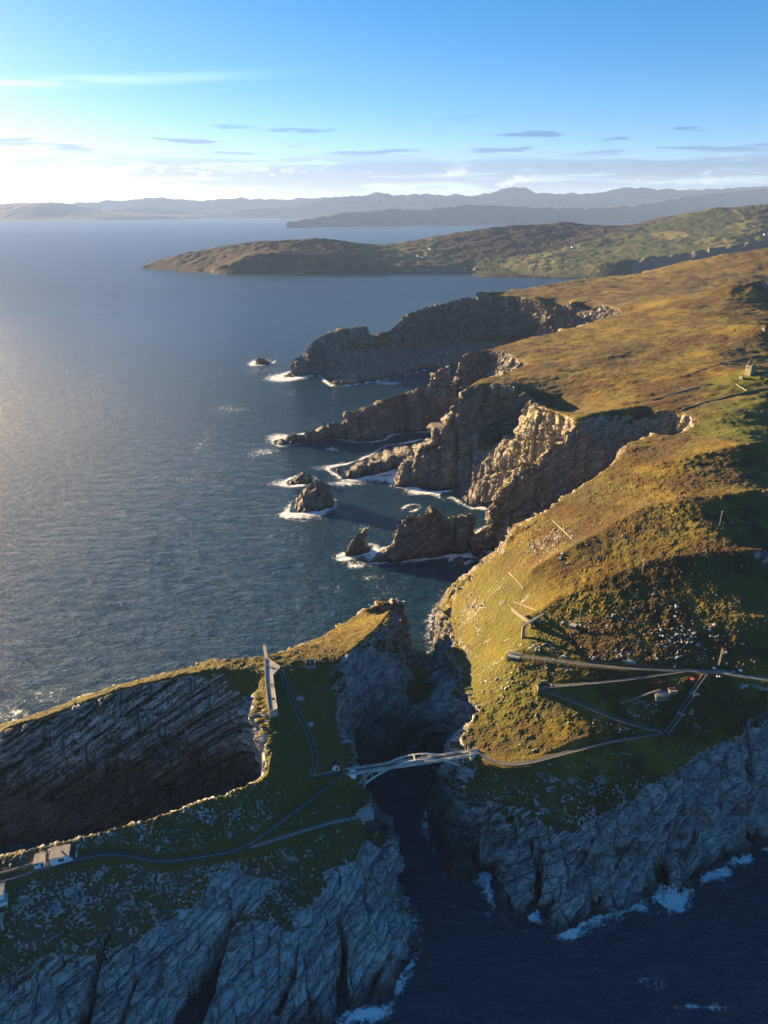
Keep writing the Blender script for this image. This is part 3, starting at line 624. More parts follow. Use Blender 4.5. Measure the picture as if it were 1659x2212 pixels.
# ------------------------------------------------------------------ land and stacks as objects
def tagS(o, kind='structure'): o['kind'] = kind; return o
cen = V2[T].mean(1)
owner = np.zeros(len(T), int)
for i, (nm, pl) in enumerate(STACKS.items(), 1):
    c = np.mean([p[:2] for p in pl], axis=0)
    big = [(c[0] + (p[0] - c[0]) * 1.12 + np.sign(p[0] - c[0]) * 1.0, c[1] + (p[1] - c[1]) * 1.12 + np.sign(p[1] - c[1]) * 1.0) for p in pl]
    owner[inside(big, cen[:, 0], cen[:, 1])] = i
def piece(name, sel, fac=1.0):
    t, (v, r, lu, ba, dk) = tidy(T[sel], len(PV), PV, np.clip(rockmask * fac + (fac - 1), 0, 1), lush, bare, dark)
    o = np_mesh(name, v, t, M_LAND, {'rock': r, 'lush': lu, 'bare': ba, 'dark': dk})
    o.data.polygons.foreach_set('use_smooth', r[t].mean(1) < 0.6)        # broken rock keeps its facets
    return o
tagS(piece('coast_land', owner == 0))
STK_TXT = {'big': 'tall grey block sea stack standing clear of the cliffs in white foam', 'pointed': 'small pointed dark sea stack just behind the tall grey one',
 'lone': 'low black skerry farthest out, alone off the northern headland', 'fang': 'leaning fang shaped sea stack at the seaward end of the layered rock fin',
 'low': 'flat dark rock just breaking the water in the middle of the cove', 'wedge': 'small wedge of brown rock at the foot of the big sunlit cliff',
 'cove': 'low wet rock in the foam at the inner end of the layered rock fin', 'corner': 'rounded brown rock in the water below the right hand cliff'}
for i, nm in enumerate(STACKS, 1):
    o = piece('sea_stack', owner == i, 2.0); o['label'] = STK_TXT[nm]; o['category'] = 'sea stack'; o['group'] = 'rocks standing in the sea'

# ------------------------------------------------------------------ sea
def graded(lo, hi, c0, c1, h, grow):
    a = list(np.arange(c0, c1, h)); s = h
    while a[-1] < hi: s *= grow; a.append(a[-1] + s)
    s = h
    while a[0] > lo: s *= grow; a.insert(0, a[0] - s)
    return np.array(a)
xs = graded(-27000, 27000, -300, 240, 2.7, 1.07); ys = graded(-900, 42000, 150, 1000, 2.7, 1.04)
SX, SY = np.meshgrid(xs, ys)
# foam gathers along the waterline and drifts away from the western points
def coast_dist():
    h = 2.0; x0, y0 = -420.0, 100.0
    gx = np.arange(x0, 480, h); gy = np.arange(y0, 1500, h)
    X, Y = np.meshgrid(gx, gy)
    lm = (height(X, Y) > -1.5).astype(float)
    out = np.zeros_like(lm); q = lm.copy()
    for n, wgt in ((3, 0.55), (10, 0.45), (60, 0.55)):
        q = lm.copy()
        for _ in range(n):
            p = np.pad(q, 1, mode='edge'); q = (p[:-2, 1:-1] + p[2:, 1:-1] + p[1:-1, :-2] + p[1:-1, 2:] + q) / 5
        out += wgt * q * (1 - lm) * 1.6
    return Field(x0, y0, out, h)
cf = coast_dist()
sx, sy = SX.ravel(), SY.ravel()
foam = np.where((sx > -415) & (sx < 470) & (sy < 1490), cf(sx, sy), 0)
calm_s = ((sx > -20) & (sy < 330)) | ((sx < -50) & (sy < 280))
foam = foam * np.where(calm_s, 0.72, 1.35) * (0.5 + 1.0 * np.clip(fbm(sx / 40, sy / 40, 0 * sx, 3, 91) + 0.3, 0, 1))
FOAM_SPOTS = [(1000,1185,26,10,.5),(740,1205,16,8,.75),(770,1222,22,6,.7),(800,1245,45,10,.3),(850,1270,60,14,.22),(600,945,30,10,.6),(575,975,40,9,.35),(610,818,40,8,.7),(640,812,30,6,.6),(560,780,25,8,.5),(745,830,30,5,.5),(840,828,40,5,.6),(620,1112,22,8,.6),(690,1108,14,5,.6),
 (600,1045,30,8,.4),(830,1035,60,8,.5),(740,1045,50,6,.5),(900,1062,30,8,.6),(990,1200,25,8,.5),(1040,1185,25,8,.6),(932,1330,8,16,.30),(915,1400,10,14,.12),(715,970,22,6,.5),(880,975,40,6,.4),(440,955,10,40,.16),(520,885,60,8,.18),(390,1035,70,10,.2),(430,1020,40,20,.14),
 (1452,1940,26,26,.95),(1460,1905,14,20,.8),(1225,2018,22,10,.6),(1150,1985,18,8,.45),(1330,1960,40,6,.55),(1540,1890,45,10,.55),(1605,1855,22,8,.75),(790,2190,50,16,.85),(860,2120,10,20,.5),(1430,2130,50,18,.30),(1540,2175,110,10,.45),(1380,2110,30,18,.25),(902,1456,10,6,.8),(110,1500,70,20,.30),(30,1540,40,16,.35),(440,955,60,25,.17),(480,880,50,14,.2),(300,1055,60,14,.18),(540,990,40,20,.2),(700,1010,40,8,.35),(790,1140,30,10,.3),(660,1120,50,12,.35),(720,1270,50,20,.2),(820,1300,40,20,.22),(560,800,60,14,.3),(620,850,40,12,.25),(900,640,30,6,.2),(200,1290,60,30,.13),(100,1200,60,30,.13),(330,1430,30,12,.2)]
u_, v_, d_ = proj(np.column_stack([sx, sy, 0 * sx]))
for (fu, fv, ru, rv, a) in FOAM_SPOTS:
    c = P(fu, fv, z=0); ax = abs(P(fu + ru, fv, z=0)[0] - c[0]); ay = abs(P(fu, fv - rv, z=0)[1] - c[1])
    q = ((sx - c[0]) / ax) ** 2 + ((sy - c[1]) / ay) ** 2
    foam = foam + a * 1.15 * np.exp(-q)
narrow = (sx > 8) & (sx < 60) & (sy > 375) & (sy < 500); foam = np.where(narrow, foam * 0.55, foam)
ii = np.arange(len(ys) * len(xs)).reshape(len(ys), len(xs))
Q = np.column_stack([ii[:-1, :-1].ravel(), ii[:-1, 1:].ravel(), ii[1:, 1:].ravel(), ii[1:, :-1].ravel()])
fade = np.minimum(np.minimum(sstep(-420, -180, sx), 1 - sstep(240, 420, sx)), 1 - sstep(650, 1150, sy))
swell = fbm(sx * 0.9 / 26 + sy * 0.3 / 26, sy / 15, 0 * sx, 2, 95) * 0.75 * fade + gnoise(sx / 11 + sy * 0.2 / 11, sy / 7.5, 0 * sx, 97) * 0.75 * fade * (1 - sstep(500, 850, sy))
tagS(np_mesh('sea', np.column_stack([sx, sy, swell]), Q, M_SEA, {'foam': foam}))
print('sea', len(sx))

# ------------------------------------------------------------------ far headlands and mountains
def far_material(name, dark, pale_tone, fields):
    k = NT(name); o = k.obj(); z = k.sep(o, 2)
    n1 = k.noise(o, 0.0022, 6, 0.6); n2 = k.noise(o, 0.012, 5, 0.65); n3 = k.noise(o, 0.05, 4, 0.7)
    heath = k.mix(k.mrange(n2, 0.35, 0.65), dark, pale_tone)  # darker and paler heath mixed by noise
    c = heath
    if fields:
        fv = k.voro(k.scale(o, (1.0, 0.7, 0.0), (0, 0, 0.4)), 0.006, 'F1', 'Color')
        fc = k.ramp(k.sep(fv, 0), (0.0, (0.05, 0.055, 0.018)), (0.35, (0.070, 0.075, 0.022)), (0.6, (0.14, 0.125, 0.04)), (0.85, (0.06, 0.07, 0.022)), interp='CONSTANT')
        hed = k.mrange(k.voro(k.scale(o, (1.0, 0.7, 0.0), (0, 0, 0.4)), 0.006, 'DISTANCE_TO_EDGE'), 0.0, 0.03)
        fc = k.mix(hed, (0.03, 0.03, 0.015), fc)
        c = k.mix(k.mrange(k.math('ADD', k.attr('field'), k.math('MULTIPLY', k.math('SUBTRACT', n1, 0.5), 0.8)), 0.45, 0.6), heath, fc)
    c = k.mix(k.mrange(k.attr('rock'), 0.4, 0.7), c, k.mix(n3, (0.05, 0.042, 0.036), (0.17, 0.15, 0.13)))
    k.set(Base_Color=c, Roughness=0.95, Normal=k.bump(n3, 0.6, 8.0)); k.put(k.b.inputs['Specular IOR Level'], 0.1)
    return k.m
M_HEAD = far_material('heath_and_fields', (0.018, 0.014, 0.010), (0.070, 0.047, 0.022), True)
M_MTN = far_material('far_moor', (0.030, 0.030, 0.022), (0.075, 0.065, 0.040), False)
HEAD_COAST = L((295,580,0),(350,583,0),(430,589,0),(440,587,0),(465,593,0),(575,593,0),(700,594,0),(829,593,0),(920,591,0),(1019,589,0),(1028,596,0),(1045,599,0),(1204,602,0),(1300,603,0))+[(1300,3150,0),(2000,3050,0),(4200,3000,0),(4200,6200,0),(2600,5900,0),(1500,5400,0),(900,5200,0),(600,4900,0),(250,4650,0),(-100,4500,0),(-500,4350,0),(-900,4150,0),(-1150,3950,0)]
HEAD_LINES = [L((310,574,12),(350,560,'y3830'),(405,548,'y3860'),(500,533,'y3880'),(560,525,'y3900'),(620,520,'y3920'),(690,518,'y3940'),(740,523,'y3950'),(775,530,'y3960'),(829,532,'y4050'),(874,527,'y4150'),(979,507,'y4300'),(1094,490,'y4400'),(1160,488,'y4450'),(1229,483,'y4500'),(1290,487,'y4520'),(1344,494,'y4550'),(1429,474,'y4500'),(1549,452,'y4350'),(1639,447,'y4250'),(1800,430,'y4200')),
 L((480,575,'y3480'),(530,556,'y3540'),(600,548,'y3560'),(680,560,'y3520'),(760,572,'y3480'),(850,575,'y3480'),(1000,575,'y3480'),(1060,580,'y3420'),(1200,575,'y3380')),
 L((700,545,'y3680'),(790,550,'y3700'),(920,565,'y3620')), L((920,545,'y3800'),(1100,540,'y3850'),(1200,545,'y3800'),(1330,535,'y3800'),(1450,520,'y3750'),(1659,500,'y3600')),
 L((1100,515,'y4150'),(1250,515,'y4150'),(1450,497,'y4100')), L((1300,570,'y3300'),(1450,555,'y3250'),(1659,520,'y3150'))]
hf, _ = solve(-1500, 4200, 3000, 6000, 20.0, [HEAD_COAST], HEAD_LINES, levels=4, sea=-30)
V2h, Th = base_grid(-1500, 4200, 3000, 6000, 60.0)
Th = Th[(hf(V2h[:, 0], V2h[:, 1])[Th] > -29).any(1)]
def tgt_far(A, B):
    ua, va, d = proj(A); ub, vb, _ = proj(B); ln = np.linalg.norm(A - B, axis=1)
    lim = np.where((ua > 1900) | (ua < -100), 16.0, 3.4)
    return (np.hypot(ua - ub, va - vb) > lim) | (ln > lim * d / FP * 5)
V2h, Th = refine(V2h, Th, hf, tgt_far, 5)
hx, hy = V2h[:, 0], V2h[:, 1]; hz = hf(hx, hy)
hs = np.hypot(hf(hx + 15, hy) - hf(hx - 15, hy), hf(hx, hy + 15) - hf(hx, hy - 15)) / 30
up = sstep(0, 40, hz)
hz2 = hz + up * (ridged(hx / 260, hy / 200, 0 * hx, 4, 101) * 7 * sstep(20, 80, hz) + fbm(hx / 50, hy / 50, 0 * hx, 3, 103) * 6)
jx = fbm(hx / 70, hy / 70, hz / 70, 3, 105) * 26 * sstep(0.25, 0.7, hs)
ok = (hz2[Th] > -12).any(1)
Th, (HV, hsr, hzr) = tidy(Th[ok], len(hx), np.column_stack([hx + jx, hy + jx * 0.5, hz2]), hs, hz)
FIELDS = [L((880,575,20),(930,540,60),(1000,552,60),(1010,580,20)), L((1000,560,50),(1180,545,75),(1340,520,110),(1480,500,150),(1700,480,190),(1700,530,140),(1480,560,90),(1200,585,30),(1040,585,20)), L((760,575,15),(820,545,50),(900,550,50),(890,585,15))]
fld = sum(inside([(p[0], p[1]) for p in q], HV[:, 0], HV[:, 1]).astype(float) for q in FIELDS)
tagS(np_mesh('headland', HV, Th, M_HEAD, {'rock': sstep(0.35, 0.7, hsr + 0.25 * fbm(HV[:, 0] / 60, HV[:, 1] / 60, 0 * HV[:, 0], 3, 109)), 'field': fld}))

def range_mesh(name, pts, base_y, depth, rough, seed):
    """a distant ridge: crest surveyed at the given northings, with its own flanks on both sides"""
    c = dense(pts, 10 ** 9)
    X = np.linspace(c[0, 0], c[-1, 0], 420)
    cz = np.interp(X, c[:, 0], c[:, 2]); cy = np.interp(X, c[:, 0], c[:, 1])
    cz = cz + fbm(X / (depth * 0.10), 0 * X, 0 * X + seed, 4, seed) * rough * np.minimum(1, np.maximum(cz, 0) / 120)
    S_ = np.concatenate([np.linspace(-1, 0, 26), np.linspace(0, 1, 14)[1:]])
    GX, GS = np.meshgrid(X, S_)
    CZ = np.tile(cz, (len(S_), 1)); CY = np.tile(cy, (len(S_), 1))
    BY = np.interp(GX, [p[0] for p in base_y], [p[1] for p in base_y])
    f = 1 - np.abs(GS); f = f * f * (3 - 2 * f) * 0.55 + f * 0.45
    YY = np.where(GS < 0, CY + (CY - BY) * GS, CY + depth * GS)
    ZZ = CZ * f + f * (1 - f) * 4 * ridged(GX / (depth * 0.16), YY / (depth * 0.16), 0 * GX, 3, seed) * rough - 2
    n = len(X); i = np.arange(n * len(S_)).reshape(len(S_), n)
    Qr = np.column_stack([i[:-1, :-1].ravel(), i[:-1, 1:].ravel(), i[1:, 1:].ravel(), i[1:, :-1].ravel()])
    sl = np.zeros(GX.size)
    return tagS(np_mesh(name, np.column_stack([GX.ravel(), YY.ravel(), ZZ.ravel()]), Qr, M_MTN, {'rock': sl}))
def base(*uv): return [P(u, v, z=0)[:2] for u, v in uv]
def crest(y, *uv): return [P(u, v, y=y + (u - 829) * 0.0) for u, v in uv]
range_mesh('peninsula', L((622,491,1),(650,482,'y12000'),(690,472,'y12400'),(740,462,'y12600'),(800,456,'y12800'),(850,452,'y13000'),(920,452,'y13200'),(1000,443,'y13400'),(1080,444,'y13600'),(1170,449,'y14000'),(1290,450,'y14500'),(1380,443,'y15000'),(1500,423,'y16500'),(1580,414,'y17000'),(1659,407,'y17000'),(1800,395,'y17000'),(2100,420,'y17000')),
           base((622,492),(829,488),(1000,484),(1200,477),(1440,468),(1700,466),(2100,466)), 2600, 50, 201)
range_mesh('far_hills', L((-400,452,'y19000'),(-200,444,'y19000'),(0,441,'y19000'),(60,438,'y19000'),(120,437,'y19000'),(160,443,'y19000'),(210,456,'y19000'),(300,462,'y19000'),(395,472,'y18000')), base((-400,480),(0,479),(200,477),(395,473)), 2500, 30, 203)
range_mesh('far_hills', L((150,470,'y20000'),(240,452,'y21000'),(290,446,'y21000'),(330,443,'y21000'),(365,449,'y21000'),(420,456,'y21000'),(480,462,'y21000'),(560,466,'y21000')), base((150,474),(560,470)), 3000, 45, 205)
range_mesh('far_hills', L((380,468,'y21000'),(430,459,'y22000'),(500,455,'y22000'),(600,450,'y22000'),(680,445,'y22000'),(730,451,'y22000'),(800,460,'y22000'),(900,464,'y22000')), base((380,473),(900,467)), 3000, 45, 207)
range_mesh('mountains', L((500,455,'y20500'),(620,447,'y20500'),(680,436,'y20500'),(720,427,'y20500'),(770,423,'y20500'),(820,416,'y20500'),(860,422,'y20500'),(900,419,'y20500'),(960,421,'y20500'),(1030,422,'y20500'),(1060,416,'y20500'),(1085,408,'y20500'),(1110,405,'y20500'),(1135,407,'y20500'),(1165,416,'y20500'),(1230,421,'y20500'),(1290,418,'y20500'),(1350,405,'y20500'),(1420,408,'y20500'),(1500,412,'y20500'),(1600,404,'y20500'),(1900,400,'y20500')), base((500,467),(1900,467)), 3500, 75, 209)
range_mesh('mountains', L((-500,446,'y24000'),(100,443,'y24000'),(280,432,'y24000'),(330,426,'y24000'),(430,434,'y24000'),(520,428,'y24000'),(600,432,'y24000'),(700,426,'y24000'),(900,424,'y24000'),(1200,420,'y24000'),(1700,402,'y24000'),(2200,420,'y24000')), base((-500,464),(2200,464)), 4000, 80, 211)
# ------------------------------------------------------------------ builders for things and parts
def thing(name, label, cat, loc=(0, 0, 0), rotz=0.0, group=None):
    o = bpy.data.objects.new(name, None); COL.objects.link(o)
    o.location = loc; o.rotation_euler = (0, 0, rotz); o['label'] = label; o['category'] = cat
    if group: o['group'] = group
    o.empty_display_size = 0.5
    return o
def part(name, bm, mat, parent=None, smooth=False, label=None):
    me = bpy.data.meshes.new(name); bm.to_mesh(me); bm.free(); me.materials.append(mat)
    for p in me.polygons: p.use_smooth = smooth
    o = bpy.data.objects.new(name, me); COL.objects.link(o)
    if parent: o.parent = parent
    if label: o['label'] = label
    return o
def alone(name, bm, mat, label, cat, group=None, smooth=False):
    o = part(name, bm, mat, None, smooth); o['label'] = label; o['category'] = cat
    if group: o['group'] = group
    return o
def copy_tree(o, parent=None):
    c = o.copy(); COL.objects.link(c)
    if parent: c.parent = parent
    for ch in list(o.children): copy_tree(ch, c)
    return c
def BM(): return bmesh.new()
def box(bm, size, cen=(0, 0, 0), rot=None, bev=0.0):
    r = bmesh.ops.create_cube(bm, size=1.0); vs = r['verts']
    for v in vs: v.co = Vector((v.co.x * size[0], v.co.y * size[1], v.co.z * size[2]))
    if bev: 
        es = list({e for v in vs for e in v.link_edges})
        g = bmesh.ops.bevel(bm, geom=es, offset=bev, segments=1, affect='EDGES'); vs = list({v for f in g['faces'] for v in f.verts} | {v for v in vs if v.is_valid})
    M = Matrix.Translation(Vector(cen)) @ (rot.to_4x4() if rot else Matrix.Identity(4))
    bmesh.ops.transform(bm, matrix=M, verts=vs)
    return vs
def beam(bm, a, b, w, h, up=(0, 0, 1)):
    a, b = Vector(a), Vector(b); d = b - a; ln = d.length; d.normalize()
    s = d.cross(Vector(up)); s = s.normalized() if s.length > 1e-4 else Vector((1, 0, 0)); u = s.cross(d)
    q = [a + s * (i * w / 2) + u * (j * h / 2) for i, j in ((-1, -1), (1, -1), (1, 1), (-1, 1))]
    p = [bm.verts.new(v) for v in q] + [bm.verts.new(v + d * ln) for v in q]
    for f in ((3, 2, 1, 0), (4, 5, 6, 7), (0, 1, 5, 4), (1, 2, 6, 5), (2, 3, 7, 6), (3, 0, 4, 7)): bm.faces.new([p[i] for i in f])
def rod(bm, a, b, r0, r1=None, n=8):
    a, b = Vector(a), Vector(b); d = (b - a).normalized(); s = d.orthogonal().normalized(); t = d.cross(s); r1 = r0 if r1 is None else r1
    A = [bm.verts.new(a + (s * math.cos(2 * math.pi * i / n) + t * math.sin(2 * math.pi * i / n)) * r0) for i in range(n)]
    B = [bm.verts.new(b + (s * math.cos(2 * math.pi * i / n) + t * math.sin(2 * math.pi * i / n)) * r1) for i in range(n)]
    for i in range(n): bm.faces.new((A[i], A[(i + 1) % n], B[(i + 1) % n], B[i]))
    bm.faces.new(A[::-1]); bm.faces.new(B)
def prism(bm, pts, z0, z1):
    a = [bm.verts.new((p[0], p[1], z0)) for p in pts]; b = [bm.verts.new((p[0], p[1], z1)) for p in pts]; n = len(pts)
    area = sum(pts[i][0] * pts[(i + 1) % n][1] - pts[(i + 1) % n][0] * pts[i][1] for i in range(n))
    if area < 0: a, b = a[::-1], b[::-1]
    for i in range(n): bm.faces.new((a[i], a[(i + 1) % n], b[(i + 1) % n], b[i]))
    bm.faces.new(a[::-1]); bm.faces.new(b)
def loft(bm, sections, close=False):
    """sections: lists of points of the same count; quads between, capped"""
    rows = [[bm.verts.new(p) for p in s] for s in sections]; n = len(rows[0])
    for r0, r1 in zip(rows[:-1], rows[1:]):
        for i in range(n): bm.faces.new((r0[i], r0[(i + 1) % n], r1[(i + 1) % n], r1[i]))
    bm.faces.new(rows[0][::-1]); bm.faces.new(rows[-1])
    bmesh.ops.recalc_face_normals(bm, faces=bm.faces[:])
bpy.context.view_layer.update()
DG = bpy.context.evaluated_depsgraph_get()
LANDS = [o for o in S.objects if o.type == 'MESH' and o.name.startswith(('coast_land',))]
LAND = LANDS[0].evaluated_get(DG)
HEADL = [o for o in S.objects if o.name == 'headland'][0].evaluated_get(DG)
def ground(x, y, dflt=0.0, o=None):
    ok, p, n, i = (o or LAND).ray_cast(Vector((x, y, 900)), Vector((0, 0, -1)))
    return p.z if ok else dflt
def seen(u, v, o=None):
    """the spot of ground surveyed along a sight line"""
    d = Vector(ray(u, v)).normalized()
    ok, p, n, i = (o or LAND).ray_cast(Vector((0, 0, CAM_H)), d)
    return (p, n) if ok else (None, None)

def stone_mat(name, lo, hi, sc=1.2, rough=0.9, stain=None, stain_amt=0.4):
    k = NT(name); o = k.obj(); n = k.noise(o, sc, 6, 0.65); n2 = k.noise(o, sc * 0.18, 4, 0.6)
    c = k.mix(k.mrange(n, 0.3, 0.7), lo, hi)
    if stain: c = k.mix(k.math('MULTIPLY', k.mrange(n2, 0.48, 0.62), stain_amt), c, stain)
    k.set(Base_Color=c, Roughness=rough, Normal=k.bump(n, 0.5, 0.1)); k.put(k.b.inputs['Specular IOR Level'], 0.25)
    return k.m
M_CONC = stone_mat('concrete', (0.30, 0.28, 0.25), (0.44, 0.41, 0.37), 0.8, stain=(0.20, 0.18, 0.14))
M_CONC_OLD = stone_mat('old_concrete', (0.17, 0.145, 0.11), (0.30, 0.25, 0.19), 1.0, stain=(0.12, 0.10, 0.06))
M_BRIDGE = stone_mat('bridge_concrete', (0.54, 0.53, 0.48), (0.66, 0.64, 0.58), 0.9, stain=(0.30, 0.27, 0.20), stain_amt=0.5)
M_WHITE = stone_mat('white_paint', (0.74, 0.75, 0.76), (0.84, 0.85, 0.86), 1.5, stain=(0.55, 0.55, 0.52), stain_amt=0.4)
M_ASPH = stone_mat('asphalt', (0.045, 0.046, 0.050), (0.085, 0.086, 0.090), 2.5, stain=(0.11, 0.11, 0.11), stain_amt=0.5)
M_PAVE = stone_mat('pale_paving', (0.16, 0.16, 0.165), (0.24, 0.24, 0.245), 2.0, stain=(0.12, 0.12, 0.12))
M_FELT = stone_mat('felt_roof', (0.24, 0.20, 0.17), (0.36, 0.30, 0.25), 1.4, stain=(0.15, 0.15, 0.15), stain_amt=0.6)
M_SLATE = stone_mat('dark_slate', (0.018, 0.018, 0.024), (0.040, 0.040, 0.048), 3.0)
M_STONE = stone_mat('field_stone', (0.13, 0.12, 0.085), (0.28, 0.25, 0.20), 1.2, stain=(0.10, 0.10, 0.05))
M_BOULD = stone_mat('boulder_stone', (0.15, 0.15, 0.145), (0.36, 0.35, 0.33), 1.6, stain=(0.12, 0.11, 0.08), stain_amt=0.5)
M_STEEL = stone_mat('galvanised_steel', (0.17, 0.17, 0.18), (0.27, 0.27, 0.28), 3.0, 0.55)
M_WOOD = stone_mat('weathered_wood', (0.26, 0.22, 0.17), (0.42, 0.36, 0.29), 3.0)
M_DARK = stone_mat('dark_opening', (0.012, 0.012, 0.014), (0.025, 0.025, 0.028), 3.0, 0.5)
M_GLASS = stone_mat('window_glass', (0.02, 0.025, 0.03), (0.04, 0.045, 0.05), 1.0, 0.08)
M_GREEN = stone_mat('green_door', (0.015, 0.05, 0.045), (0.03, 0.075, 0.065), 2.0, 0.5)
M_RED = stone_mat('red_paint', (0.46, 0.06, 0.035), (0.60, 0.10, 0.06), 2.0, 0.6, stain=(0.30, 0.12, 0.08))
M_LICH = stone_mat('orange_lichen', (0.36, 0.16, 0.02), (0.55, 0.27, 0.04), 2.0)
M_FUR = stone_mat('wool', (0.55, 0.52, 0.46), (0.75, 0.72, 0.66), 6.0)
M_SKIN = stone_mat('skin', (0.42, 0.26, 0.19), (0.50, 0.32, 0.24), 8.0, 0.6)
M_SHIRT = stone_mat('white_cloth', (0.70, 0.70, 0.70), (0.82, 0.82, 0.82), 8.0)
M_TROUS = stone_mat('dark_cloth', (0.03, 0.03, 0.045), (0.06, 0.06, 0.08), 8.0)
# ------------------------------------------------------------------ paths, railings, stairs
def smooth_line(ln, step=1.6):
    d = dense(ln, step)
    for _ in range(3):
        e = d.copy(); e[1:-1] = (d[:-2] + 2 * d[1:-1] + d[2:]) / 4; d = e
    return d
def ribbon(name, ln, w, mat, lift=0.10, thick=0.25):
    d = smooth_line(ln); bm = BM(); rows = []
    for i in range(len(d)):
        t = d[min(i + 1, len(d) - 1)] - d[max(i - 1, 0)]; s = np.array([-t[1], t[0], 0]) / max(1e-6, math.hypot(t[0], t[1]))
        ww = w[0] + (w[1] - w[0]) * i / (len(d) - 1) if isinstance(w, tuple) else w
        a, b = d[i] + s * ww / 2, d[i] - s * ww / 2
        rows.append([(a[0], a[1], a[2] + lift), (b[0], b[1], b[2] + lift), (b[0], b[1], b[2] + lift - thick), (a[0], a[1], a[2] + lift - thick)])
    loft(bm, rows)
    return tagS(part(name, bm, mat))
ribbon('path', PATHS['bridge_path'], 2.1, M_ASPH); ribbon('path', PATHS['zigzag_lower'], 2.3, M_ASPH, 0.13); ribbon('path', PATHS['zigzag_upper'], 2.3, M_ASPH, 0.10)
ribbon('path', PATHS['upper_track'], 2.2, M_ASPH, 0.12); ribbon('road', PATHS['road'], (2.4, 3.8), M_PAVE, 0.15)
ribbon('path', PATHS['station_path'], (1.9, 2.9), M_ASPH, 0.12); ribbon('path', PATHS['viewpoint_path'], 1.6, M_PAVE, 0.15)
ribbon('path', PATHS['steps_path'], 1.7, M_ASPH, 0.12); ribbon('path', PATHS['link_path'], 1.7, M_ASPH, 0.10)
def railing(label, ln, off, gap, h=1.15, rails=(1.1, 0.6), mat=None, kerb=0.0, r=0.05, cat='railing', group='railings along the paths'):
    mat = mat or M_STEEL
    d = smooth_line(ln, gap); n = len(d); pts = []
    for i in range(n):
        t = d[min(i + 1, n - 1)] - d[max(i - 1, 0)]; s = np.array([-t[1], t[0], 0]) / max(1e-6, math.hypot(t[0], t[1]))
        pts.append(Vector(d[i] + s * off))
    c = pts[n // 2]; root = thing('railing', label, cat, c, 0, group)
    bm = BM(); rod(bm, (0, 0, -0.3), (0, 0, h), r, n=6); p0 = part('post', bm, mat, root); p0.location = pts[0] - c
    for q in pts[1:]:
        o = p0.copy(); COL.objects.link(o); o.location = q - c
    for z in rails:
        bm = BM()
        for a, b in zip(pts[:-1], pts[1:]): beam(bm, a - c + Vector((0, 0, z)), b - c + Vector((0, 0, z)), r * 1.1, r * 1.3)
        part('rail', bm, mat, root)
    if kerb:
        bm = BM()
        for a, b in zip(pts[:-1], pts[1:]): beam(bm, a - c + Vector((0, 0, kerb / 2 - 0.25)), b - c + Vector((0, 0, kerb / 2 - 0.25)), 0.26, kerb + 0.5)
        part('kerb', bm, M_CONC_OLD, root)
    return root
railing('thin steel railing along the downhill side of the path leaving the bridge to the right', PATHS['bridge_path'], -1.05, 2.6, kerb=0.25)
railing('thin steel railing with pinkish kerb below the middle leg of the zigzag path', PATHS['zigzag_lower'], 1.15, 2.6, kerb=0.4)
railing('thin steel railing on the uphill side of the middle leg of the zigzag path', PATHS['zigzag_lower'], -1.15, 2.6)
railing('thin steel railing with kerb below the upper leg of the zigzag path', PATHS['zigzag_upper'], -1.15, 2.6, kerb=0.4)
railing('thin steel railing below the highest track under the heather slope', PATHS['upper_track'], -1.1, 2.8, kerb=0.2)
railing('thin handrail along the rock side of the highest track', PATHS['upper_track'][:5], 1.4, 4.0, 1.1, (1.05,), r=0.035)
railing('row of short white posts along the lower edge of the long station path', PATHS['station_path'], 1.0, 3.4, 0.95, (0.9,), M_BRIDGE, r=0.045)
railing('low steel railing along the upper side of the path to the concrete lookout', PATHS['viewpoint_path'], 0.85, 2.8, 1.0, (0.95,))
railing('low steel railing along the lower side of the path to the concrete lookout', PATHS['viewpoint_path'], -0.85, 2.8, 1.0, (0.95,), M_BRIDGE)
railing('dark railing on the left of the steps climbing to the long concrete platform', PATHS['steps_path'], -0.9, 2.4, 1.1, (1.05, 0.55), kerb=0.5)
railing('dark railing on the right of the steps climbing to the long concrete platform', PATHS['steps_path'], 0.9, 2.4, 1.1, (1.05, 0.55), kerb=0.5)
railing('railing of the short level path between the white hut and the steps corner', PATHS['link_path'], 0.9, 2.4, 1.0, (0.95, 0.5), M_BRIDGE)
railing('low pale wall rail above the station path left of the white houses', L((70,1866,41.2),(30,1880,40.4),(0,1890,39.8))+[(-172,201,39.5)], 0.0, 3.0, 0.9, (0.85,), M_CONC, kerb=0.7)

